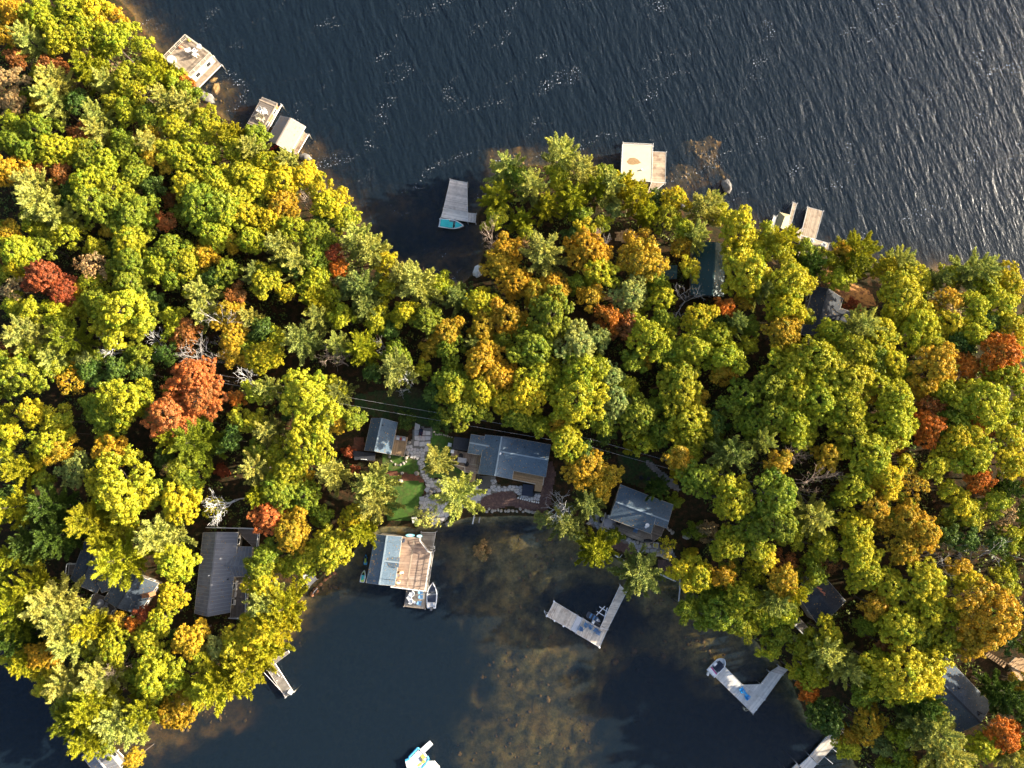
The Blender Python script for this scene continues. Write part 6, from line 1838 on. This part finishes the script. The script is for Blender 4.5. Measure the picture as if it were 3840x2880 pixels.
TREES = """
60 50 60 B go;150 60 70 B lg;250 40 70 B lg;350 40 65 B ye;425 60 48 B go;110 150 60 C pp;20 130 45 B go;220 140 65 B lg;310 130 65 B lg;410 140 65 B lg;470 120 48 B lg
540 175 46 B lg;560 215 40 B yg;600 245 40 C lg;590 295 50 C lg;655 300 48 B lg;688 312 34 B or;480 295 65 B lg;330 250 60 C lg;400 310 50 C pp;200 300 60 C pp;190 370 60 C pp;60 215 42 B ru
25 300 60 B ta;42 385 52 B ta;293 500 42 B ru;365 430 52 C pp;360 490 45 C pp;520 340 58 B lg;625 380 60 C pp;700 400 56 C pp;762 450 52 B lg;645 462 60 B lg;560 430 55 B mg;470 410 55 B lg
420 380 45 B lg;565 540 52 C pp;640 560 55 B lg;720 520 55 B lg;800 500 50 B yg;865 505 50 C lg;570 585 45 B go;625 610 42 B go;695 605 60 B lg;780 585 60 B lg;880 565 58 B lg;945 560 55 C pp
1005 605 60 B ye;905 655 65 B lg;805 680 65 B lg;60 530 60 B mg;150 480 70 B mg;50 450 48 B lg;110 570 60 B mg;205 560 60 B lg;270 560 52 B ye;30 640 68 B go;120 690 60 C pp;330 590 65 B mg
400 605 62 B lg;475 560 58 B mg;505 650 58 B mg;335 685 72 B lg;430 715 65 B lg;500 738 36 T ta;230 640 42 B ru;575 700 45 B dg;700 700 70 B yg;790 760 62 B lg;885 735 65 B lg;960 680 65 B ye
1060 680 65 B ye;1080 605 48 C pp;1145 660 55 B ye;1195 715 55 B ye;150 765 80 C pp;215 815 60 C pp;345 765 85 B mg;500 805 80 B mg;620 832 36 B sa;488 905 72 B lg;415 855 42 B go;357 928 42 B lg
70 945 72 B lg;27 870 46 B go;60 1010 45 B ye;55 1080 58 T ta;160 1035 74 B rd;228 1090 55 B rd;292 1082 34 B go;345 1005 72 T ta;485 980 72 B mg;488 1055 70 B mg;590 1000 60 B lg;632 935 72 B mg
700 985 60 B lg;640 1045 50 B mg;765 775 92 B mg;850 790 78 B lg;800 880 68 B lg;868 908 42 B go;925 805 66 B ye;945 900 60 B lg;850 1015 55 B mg;960 1030 48 C pg;758 1095 55 C pp;886 1107 42 B ru
760 1165 52 C pp;787 1233 60 N gr;700 1322 55 N gr;805 1335 36 N gr;859 1175 58 B go;870 1262 55 B go;872 1330 44 B go;936 1190 42 C pp;972 1340 55 B ye;455 1175 105 B lg;375 1130 62 B mg;525 1200 68 B mg
95 1256 76 C pp;258 1270 66 C mg;205 1346 54 C pp;407 1288 42 N wh;560 1283 38 N wh;646 1188 44 B lg;645 1250 40 B lg;86 1390 88 B mg;28 1330 48 B ru;110 1165 48 B lg;205 1160 44 B ye;262 1425 58 T go
723 1414 76 B sa;440 1380 50 B dg;530 1395 45 B dg;340 1390 45 B dg;620 1330 45 B dg;1063 772 60 B go;1140 750 40 N tb;1222 770 62 B ye;1268 738 48 B ye;1100 860 58 B lg;1012 830 58 B ye;1185 880 58 B mg
1300 832 54 B lg;1334 888 60 C pp;1393 935 64 C pp;1050 926 64 C pp;1112 985 58 C pp;1239 958 38 B rd;1271 1007 38 B or;1180 960 52 B mg;1452 989 50 B ye;1366 1080 66 C pg;1372 1150 54 C pg;1569 1062 84 C pp
1500 1035 50 C pp;1000 1050 66 B lg;1072 1098 36 B ye;1176 1122 50 C lg;1190 1193 50 C pp;1280 1185 50 B lg;1405 1205 40 B lg;1515 1170 50 B ye;1601 1193 60 B mg;1718 1116 50 C pg;1804 1134 62 B yg;1812 1228 58 B go
1673 1250 62 B go;1682 1312 54 B mg;1775 1292 38 C pg;1905 1195 68 B go;1893 1275 44 B mg;1812 1358 78 B go;1890 1412 58 B go;1692 1422 58 B mg;1126 1279 70 C pg;1262 1290 45 C pp;1262 1346 40 N tb;1357 1306 60 C lg
1430 1290 30 N gr;1488 1380 70 C pg;1519 1428 36 N wh;1000 1335 56 B ye;980 1240 50 B dg;1840 888 38 N tb;1838 938 32 N tb;1899 935 52 B go;1877 992 62 B go;1932 1060 58 B go;1266 1468 46 C pg;1100 1000 45 B dg
1900 625 64 C pp;2098 575 64 C pp;1995 694 56 C pp;1866 732 60 C lg;1955 818 46 C lg;2187 636 62 C pp;2288 694 64 C pp;2395 735 58 C yg;2150 746 58 C lg;2340 690 50 C yg;2240 700 55 C lg;2100 660 50 B lg
2191 858 38 B ye;2180 800 40 B mg;2055 765 50 C lg;2040 948 76 C pp;1958 925 40 T ta;2207 944 72 B go;2243 1016 68 B yg;2411 980 82 B go;2270 900 32 N gr;2497 985 36 N tb;2587 1007 46 B ye;2596 1105 48 N gr
2722 1152 42 B or;2763 1206 44 C pg;2619 1195 62 B ye;2365 1105 62 B pg;2483 1118 60 B yg;2490 1205 52 B mg;2212 1110 50 B go;2284 1190 50 B or;2005 1090 56 B go;2081 1078 58 B go;2063 1190 82 B mg;2008 1308 82 B mg
2167 1290 72 B pg;2243 1268 48 B pg;2433 1260 76 B lg;2380 1352 50 B mg;2420 1342 34 B go;2510 1325 58 B mg;2610 1300 72 B lg;2690 1255 58 B lg;2722 1340 66 B lg;2714 1395 44 B go;2555 1408 68 B lg;2180 1392 82 B lg
2292 1420 54 B pg;2020 1420 66 B yg;2772 862 82 B ye;2800 1016 92 B yg;2860 1085 48 C pg;2646 777 60 C pp;2620 880 54 C pp;2690 722 42 C pp;2533 742 58 B ye;2500 812 56 B lg;2430 800 50 C lg;2562 860 48 B lg
2944 894 60 C yg;2870 890 50 B yg;3039 989 52 C dg;3224 917 70 C lg;3183 921 42 B go;3205 1000 60 C mg;3378 980 55 C pp;3318 1005 48 B ye;3440 1045 58 B lg;3562 1035 46 B lg;3663 1007 74 C pp;3516 1050 48 C pg
3705 1065 56 B lg;3780 1064 66 B ye;3382 1122 92 B lg;3445 1212 66 B lg;3559 1139 56 B go;3562 1190 48 B ta;3652 1155 66 B lg;3744 1152 70 B lg;3242 1211 64 C pp;3120 1245 54 B mg;2944 1052 84 B yg;2942 1150 66 B ye
2940 1240 62 B go;3062 1355 86 B mg;2962 1382 76 B mg;3200 1312 76 B mg;3446 1265 36 B or;3500 1302 54 B lg;3414 1297 44 B ye;3351 1362 58 B ye;3509 1376 78 B go;3627 1369 50 B or;3753 1338 84 B or;3560 1222 58 B ye
3650 1245 66 B lg;3785 1235 58 B lg;3758 1408 68 B mg;3200 1425 72 B lg;3300 1250 60 B lg;2900 1445 68 B mg;2985 1475 68 B mg;3065 1505 72 B mg;2900 1560 68 B mg;2990 1592 72 B mg;3120 1442 66 B mg;3172 1532 72 B mg
3190 1612 58 B mg;3352 1490 72 B lg;3360 1580 72 B lg;3240 1492 36 B go;3486 1604 62 B or;3700 1513 88 B yg;3667 1608 48 B or;3590 1652 68 B ye;3655 1708 72 B yg;3782 1645 62 B lg;3800 1742 58 B ye;3342 1652 48 B go
3269 1708 76 B lg;3328 1785 62 B ye;3397 1736 38 B ye;3432 1808 54 T go;3505 1748 48 B lg;3676 1798 54 B or;3563 1836 38 B ye;3622 1898 46 B ye;3780 1836 44 C dg;3778 1938 48 T ta;2930 1735 42 B go;3016 1716 44 N tb
3048 1816 48 N tb;3104 1708 54 B go;3160 1690 40 B ye;2918 1855 82 B mg;2922 1962 76 B mg;3066 1942 58 C pp;3202 1822 58 B mg;3283 1904 58 B go;3215 1980 62 B lg;3310 1976 44 T go;3398 1948 58 B go;3464 2002 68 B go
3390 2062 58 B go;3233 2080 68 B lg;3486 2094 48 N gr;3722 2120 54 N gr;2957 2112 44 T ru;3120 2112 40 T ru;2872 2102 40 B ye;3600 2142 48 B go;3640 2030 40 B dg;3560 2010 40 B dg;3740 2040 45 B dg;2944 2182 58 B go
2917 2262 58 C pp;2985 2225 44 C lg;3255 2160 58 B lg;3352 2192 58 B lg;3486 2190 72 B yg;3617 2170 54 B ye;3492 2292 68 B lg;3572 2292 44 B mg;3721 2312 108 B go;3645 2412 58 B go;3552 2402 58 B mg;3292 2270 50 B go
3400 2348 76 B lg;3333 2422 38 B ru;3107 2376 58 B yg;3093 2438 70 C pp;3180 2508 62 C pp;3022 2425 54 B mg;3050 2520 58 B mg;3400 2530 104 B lg;3300 2490 58 B mg;3490 2562 52 B ye;2885 2438 44 B yg;2972 2535 32 B lg
3016 2602 42 B or;3100 2690 70 B dg;3092 2702 32 B go;3256 2710 58 B go;3184 2768 44 B go;3224 2850 48 B yg;3513 2750 76 C pp;3562 2832 74 C pp;3442 2702 50 C pg;3535 2690 40 B mg;3690 2802 54 B yg;3772 2760 58 B or
3822 2860 48 C pp;3782 2602 56 C dg;3482 2632 56 C dg;2388 2193 78 C pg;2622 2164 58 B ye;2562 2140 44 B ye;2720 2162 48 B go;2646 2322 88 B mg;2528 2302 42 B mg;2740 2390 50 B mg;2782 2242 58 B lg;2790 2372 44 B yg
1968 1482 72 B ye;1940 1562 52 B mg;2158 1490 98 B yg;2126 1654 66 B yg;2108 1582 40 B go;2298 1506 66 B pg;2262 1590 50 B mg;2397 1564 66 B mg;2555 1452 78 B lg;2592 1580 72 B lg;2480 1622 52 B mg;2800 1482 58 B mg
2750 1525 50 B mg;2830 1592 58 B mg;2870 1652 44 C pp;2189 1754 62 B go;2252 1822 48 B go;2290 1782 48 B go;2205 1890 56 C pg;2140 1918 48 N wh;2118 1962 56 C pg;2230 2070 66 C lg;2759 1708 62 C pg;2619 1798 58 B mg
2546 1716 50 B go;2540 1780 28 S ye;2759 1876 80 B lg;2470 1835 40 C dg;2530 1880 34 S mg;2736 2048 66 B lg;2585 2078 26 S ye;2488 2028 38 T ye;2830 1992 58 B mg;2660 1790 50 B mg;2850 2060 45 B lg
1162 1492 98 B yg;1000 1460 44 C pp;1004 1618 48 C pp;1153 1672 88 B lg;1080 1752 72 B lg;1262 1590 36 B go;1240 1776 58 C pp;1042 1830 74 B mg;1150 1862 58 B mg;970 1862 48 C lg;1393 1810 64 C pp;1402 1884 68 C pp
1330 1934 52 B ye;1352 1992 52 C lg;1009 1932 60 B sa;1086 1994 72 B go;1248 2058 78 B yg;1642 1732 56 C pp;1712 1862 76 C pp;1592 1935 54 T pp;1325 1572 44 B mg;1696 1456 62 B yg;1720 1540 56 B mg;1890 1512 54 B ye
1800 1470 60 B yg;1800 1545 40 B mg;452 1492 102 B lg;400 1562 66 B mg;646 1558 88 B sa;746 1482 78 B sa;110 1552 56 B ye;40 1622 50 B ye;212 1572 50 B lg;172 1664 58 B lg;250 1622 28 B lg;20 1690 36 B lg
68 1760 54 C lg;147 1740 26 B ye;280 1762 58 B pg;420 1698 58 B go;452 1830 106 B lg;572 1840 48 B mg;720 1662 76 C mg;645 1642 54 C lg;630 1762 30 T ta;669 1888 66 B ye;836 1880 52 N wh;800 1905 45 T ye
45 1902 62 C lg;325 1952 76 C lg;385 2022 50 C lg;480 1972 30 B ye;588 2010 74 C pp;434 2100 84 C lg;655 2122 74 B yg;40 2082 52 C lg;180 1900 70 C dg;205 2010 70 C dg;110 2040 60 C dg;954 1752 58 C pp
890 1492 36 B or;902 1428 44 N wh;960 1472 48 B lg;890 1560 40 B lg;830 1762 26 S rd;960 1690 45 B mg;860 1650 45 B dg;60 2252 76 C lg;120 2200 56 C lg;180 2272 74 C pp;245 2335 74 C pp;322 2335 58 C lg
30 2332 74 C mg;60 2402 56 C dg;272 2422 66 C pp;165 2452 56 B go;100 2492 50 C lg;420 2425 62 B lg;442 2322 32 B go;500 2345 38 B or;546 2302 32 B rd;552 2402 54 B lg;640 2240 56 B ye;602 2322 56 B yg
706 2392 66 B go;814 2426 46 B pg;588 2530 84 B lg;372 2542 66 C pp;244 2562 62 C pp;420 2530 42 N tb;342 2652 76 C lg;442 2702 76 C pp;262 2702 58 C mg;542 2662 66 C lg;330 2772 66 C lg;690 2648 56 B go
656 2728 52 B go;480 2848 32 B go;816 2584 80 C lg;900 2602 72 C lg;930 2502 76 C yg;960 2372 70 B ye;980 2200 56 B ye;990 2262 66 C pp;1060 2282 66 C lg;1058 2352 74 C yg;1002 2430 56 C yg;1062 2420 40 B go
1140 2110 55 B lg;1190 2060 48 B yg;965 2310 50 B lg;760 2480 50 B lg;880 2420 60 B yg;1000 2080 45 B mg
2017 1972 36 S pg;2137 2050 36 S pg;1795 2003 33 S ta;1307 1695 24 S rd;1325 1762 22 S rd;1524 1572 40 S dg;1646 1578 44 S dg;2660 1992 40 S ta;2360 1682 26 S ye;3196 1150 34 S rd;2610 1990 36 S mg;2300 2010 34 S mg
"""

# ------------------------------------------------------------------ planting
LANDMARKS = [(720, 235, 'the railed roof deck'), (985, 425, 'the flat-topped weathered boathouse'), (1075, 505, 'the tan roofed boathouse'), (1700, 770, 'the turquoise boat dock'), (2390, 610, 'the cream flat roof'),
             (2940, 830, 'the boat shelter'), (3060, 870, 'the broad tan dock'), (2660, 1010, 'the green roofed cabin'), (3110, 1170, 'the dark cottage'), (1900, 1715, 'the main cottage'), (1430, 1630, 'the small cabin'),
             (1500, 2110, 'the brown boathouse deck'), (2400, 1920, 'the cottage with round table'), (2220, 2320, 'the L-shaped dock'), (2800, 2590, 'the pale angled dock'), (3080, 2810, 'the sunlit bottom dock'),
             (3080, 2240, 'the half-hidden grey roof'), (3600, 2625, 'the large slate roof'), (840, 2150, 'the metal-roofed house'), (410, 2180, 'the angular dark house'), (1050, 2550, 'the narrow grey dock'),
             (390, 2850, 'the corrugated roof'), (190, 1060, 'the big red tree'), (690, 1520, 'the salmon maples'), (2726, 700, 'the lone water boulder'), (3750, 1338, 'the big orange tree at right edge'), (3721, 2312, 'the huge golden tree'),
             (0, 0, 'the top left corner'), (1500, 1000, 'the small bay'), (2414, 990, 'the golden peninsula tree')]
placed = []           # (x, y, r, kind, colour, object, u, v)
NAMES = {'B': 'broadleaf_tree', 'C': 'pine_tree', 'N': 'bare_tree', 'T': 'thinning_tree', 'S': 'shrub', 'U': 'young_tree'}
KINDW = {'B': 'broadleaf tree', 'C': 'pine', 'N': 'bare tree', 'T': 'half-bare tree', 'S': 'shrub', 'U': 'young tree'}
GRP = {'B': 'broadleaf trees of the autumn forest', 'C': 'pines of the forest', 'N': 'leafless trees', 'T': 'trees losing their leaves', 'S': 'garden and shore shrubs', 'U': 'young trees below the canopy'}
FOOT_B = [(min(p[0] for p in f), max(p[0] for p in f), min(p[1] for p in f), max(p[1] for p in f), f) for f in FOOT]

def in_foot(x, y, m=.5):
    for x0, x1, y0, y1, f in FOOT_B:
        if x0 - m < x < x1 + m and y0 - m < y < y1 + m:
            if inside(x, y, f) or min(dist_seg(x, y, f[i], f[(i + 1) % len(f)]) for i in range(len(f))) < m:
                return True
    return False

def dist_seg(x, y, a, b):
    dx, dy = b[0] - a[0], b[1] - a[1]
    t = max(0, min(1, ((x - a[0]) * dx + (y - a[1]) * dy) / (dx * dx + dy * dy + 1e-9)))
    return math.hypot(x - a[0] - t * dx, y - a[1] - t * dy)

def part(name, me, root, col=None, loc=(0, 0, 0), sc=(1, 1, 1)):
    o = bpy.data.objects.new(name, me)
    COL.objects.link(o)
    o.parent = root
    o.location = loc
    o.scale = sc
    if col: o.color = col
    return o

def jitter_col(c, k=.12):
    f = 1 + rng.uniform(-k, k)
    return (max(0, c[0] * f * (1 + rng.uniform(-.08, .08))), max(0, c[1] * f), max(0, c[2] * f), 1)

def plant(u, v, rpx, kind, ck, world_=None):
    rm = rpx * 139 / F_PX
    if kind == 'B': Ht = 6.0 + 1.75 * rm; zc_ = Ht - .62 * rm
    elif kind == 'T': Ht = 5.5 + 1.7 * rm; zc_ = Ht - .62 * rm
    elif kind == 'C': Ht = 7.5 + 2.1 * rm; zc_ = Ht * .72
    elif kind == 'N': Ht = 9.5 + 1.7 * rm; zc_ = Ht * .75
    elif kind == 'U': Ht = 4.5 + 1.9 * rm; zc_ = Ht - .7 * rm
    else: Ht = 1.75 * rm; zc_ = rm * .9
    if kind in 'BC' and 1810 < u < 1980 and 540 < v < 900: Ht *= .75; zc_ *= .75
    if kind in 'BC' and 2480 < u < 3050 and 1650 < v < 2320: Ht += 4; zc_ += 4
    if world_ is None:
        x, y = P(u, v, 1.5 + zc_)
        x, y = P(u, v, max(0, ground(x, y)) + zc_)
    else:
        x, y = world_
    # stand on land, clear of buildings
    for it in range(60):
        bad_w = ground(x, y) < .18
        if not bad_w and not in_foot(x, y): break
        if bad_w:
            e = 1.2
            gxx = ground(x + e, y) - ground(x - e, y); gyy = ground(x, y + e) - ground(x, y - e)
            n = math.hypot(gxx, gyy) + 1e-6
            x, y = x + gxx / n * .35, y + gyy / n * .35
        else:
            a = it * 2.4
            x, y = x + math.cos(a) * .12 * it, y + math.sin(a) * .12 * it
    gz_ = ground(x, y)
    root = empty(NAMES[kind], (x, y, gz_), None, 'shrub' if kind == 'S' else 'tree', GRP[kind], rz=rng.uniform(0, 6.283))
    if kind in 'BTUS':
        if kind == 'T': cm, tm = SPARSE[int(rng.integers(len(SPARSE)))]; R0 = 4.2
        elif kind in 'US' or rm < 2.7: cm, tm = SMALL[int(rng.integers(len(SMALL)))]; R0 = 2.6
        else: cm, tm = BROAD[int(rng.integers(len(BROAD)))]; R0 = 5.0
        s = rm / R0 * 1.06
        zcen = Ht - .72 * rm if kind != 'S' else rm * .75
        co = part('crown', cm, root, jitter_col(PAL[ck]), (0, 0, zcen), (s * rng.uniform(.92, 1.12), s * rng.uniform(.92, 1.12), s * rng.uniform(.85, 1.05)))
        if kind != 'S': co.rotation_euler = (rng.normal(0, .16), rng.normal(0, .16), 0)
        part('trunk', tm, root, None, (0, 0, zcen), (s, s, max(s, (zcen + .4) / (2.6 * R0 + 1.0))))
    elif kind == 'C':
        cm, tm = PINES[int(rng.integers(len(PINES)))]
        s = rm / 4.9 * 1.15
        sz = Ht / 16.0
        part('crown', cm, root, jitter_col(PAL[ck]), (0, 0, 0), (s, s, sz))
        part('trunk', tm, root, None, (0, 0, 0), (s, s, sz))
    else:
        bm, tm = BARES[ck][int(rng.integers(3))]
        s = Ht / 12.0
        part('branches', bm, root, None, (0, 0, 0), (rm / 3.6, rm / 3.6, s))
        part('trunk', tm, root, None, (0, 0, 0), (rm / 3.6, rm / 3.6, s))
    placed.append((x, y, rm, kind, ck, root, u, v, zc_))
    return root

for ln in TREES.replace('\n', ';').split(';'):
    q = ln.split()
    if len(q) == 5 and q[3] == 'B' and float(q[0]) > 2950: q[4] = {'mg': 'lg', 'lg': 'yg'}.get(q[4], q[4])  # yellower right-hand broadleaves, brightened in colour to make up for weak sunlight
    if len(q) == 5: plant(float(q[0]), float(q[1]), float(q[2]), q[3], q[4])

# young trees and saplings filling the gaps under the canopy
OPEN = [[PG(u, v)[:2] for u, v in poly] for poly in (
    [(1300, 1480), (1560, 1440), (1700, 1570), (2090, 1620), (2100, 1980), (1600, 2010), (1380, 2000), (1380, 1850), (1310, 1720)],
    [(2290, 1670), (2450, 1680), (2640, 1850), (2650, 2010), (2560, 2150), (2300, 2090), (2180, 2010), (2260, 1830)],
    [(2280, 850), (2450, 850), (2470, 940), (2280, 940)], [(3090, 970), (3210, 1000), (3320, 1100), (3230, 1180), (3090, 1090)],
    [(650, 1370), (960, 1400), (960, 1440), (640, 1420)], [(1300, 1430), (1660, 1440), (1640, 1480), (1300, 1470)])]
pts = [(p[0], p[1], p[2], p[3]) for p in placed]
n_young = 0
for it in range(14000):
    if n_young >= 285: break
    u, v = rng.uniform(-60, 3900), rng.uniform(-60, 2940)
    x, y = P(u, v, 5)
    if ground(x, y) < .5 or in_foot(x, y, 1.6): continue
    if any(inside(x, y, o_) for o_ in OPEN): continue
    r_ = rng.uniform(1.8, 3.3)
    dmin = min(math.hypot(x - a, y - b) - (c * .62 if k != 'N' else c * 1.0) for a, b, c, k in pts)
    if dmin < r_ * .3: continue
    ck = rng.choice(['mg', 'lg', 'dg', 'go', 'yg', 'ru', 'pg'], p=[.34, .26, .12, .08, .12, .03, .05])
    plant(u, v, r_ * F_PX / 139, 'U', ck, (x, y))
    pts.append((x, y, r_, 'U')); n_young += 1
print('young trees', n_young, 'all trees', len(placed))

# labels: colour, kind, bearing from the nearest landmark, rank by distance
from collections import defaultdict
buckets = defaultdict(list)
vis_du = {}
for x, y, rm, kind, ck, root, u, v, zc_ in placed:
    # photo position of the crown
    Z = H_CAM - (ground(x, y) + zc_)
    dx, dy, dz_ = x, y, -Z
    yc = dy * ct - dz_ * -st if False else dy * ct + dz_ * st
    zc2 = -dy * st + dz_ * ct
    pu, pv = 1920 + F_PX * dx / -zc2, 1440 - F_PX * yc / -zc2
    d, lm = min(((pu - a) ** 2 + (pv - b) ** 2, i) for i, (a, b, _) in enumerate(LANDMARKS))
    a, b, nm = LANDMARKS[lm]
    ang = math.degrees(math.atan2(b - pv, pu - a)) % 360
    di = ['right of', 'upper right of', 'above', 'upper left of', 'left of', 'lower left of', 'below', 'lower right of'][int((ang + 22.5) // 45) % 8]
    if nm.startswith('the top left'): di = 'out from'
    sz = 'large ' if (kind in 'BC' and rm > 4.4) else ('small ' if (kind in 'BC' and rm < 2.5) else '')
    buckets[(sz + CNAME[ck] + ' ' + KINDW[kind], di, nm)].append((d, root))
ORD = ['nearest', 'second', 'third', 'fourth', 'fifth', 'sixth', 'seventh', 'eighth', 'ninth', 'tenth', 'eleventh', 'twelfth', 'thirteenth', 'fourteenth', 'fifteenth', 'sixteenth']
for (what, di, nm), lst in buckets.items():
    lst.sort(key=lambda q: q[0])
    for i, (d, root) in enumerate(lst):
        root['label'] = ('%s %s %s' % (what, di, nm)) if len(lst) == 1 else ('%s %s %s, %s out' % (what, di, nm, ORD[min(i, 15)]) if i else '%s %s %s, nearest one' % (what, di, nm))

# ------------------------------------------------------------------ undergrowth: low leaves over the forest floor
rgu = np.random.default_rng(77)
N0 = 44000
ux = rgu.uniform(-130, 130, N0); uy = rgu.uniform(-85, 115, N0)
sdv = signed_dist(ux, uy)
ok = sdv > .8
ux, uy = ux[ok], uy[ok]
Cs, Ns, Cl = [], [], []
yard = OPEN[0]
for x, y in zip(ux, uy):
    if mnoise.noise(Vector((x * .12, y * .12, 3))) < -.12: continue
    if in_foot(x, y, .3): continue
    op = any(inside(x, y, o_) for o_ in OPEN)
    if op: continue
    z = ground(x, y); hh = rgu.uniform(.2, .8); m = 7
    d = sph(rgu, m, 0)
    Cs.append(np.array([x, y, z]) + d * np.array([.55, .55, hh])); Ns.append(d + np.array([0, 0, .5])); Cl.append(np.full(m, rgu.uniform(0, 1)))
C = np.concatenate(Cs); Nn = np.concatenate(Ns); cl = np.concatenate(Cl)
V, F = leaf_quads(C, Nn, .2, .13, rgu, .4)
ug = bpy.data.objects.new('undergrowth', leaf_mesh('undergrowth', V, F, cl, MAT['leaf'])); COL.objects.link(ug)
ug.color = (.16, .19, .035, 1)
tag(ug, 'low green and brown undergrowth covering the forest floor', 'undergrowth', kind='stuff')
print('tris', sum(sum(len(p.vertices) - 2 for p in m_.polygons) for m_ in bpy.data.meshes))
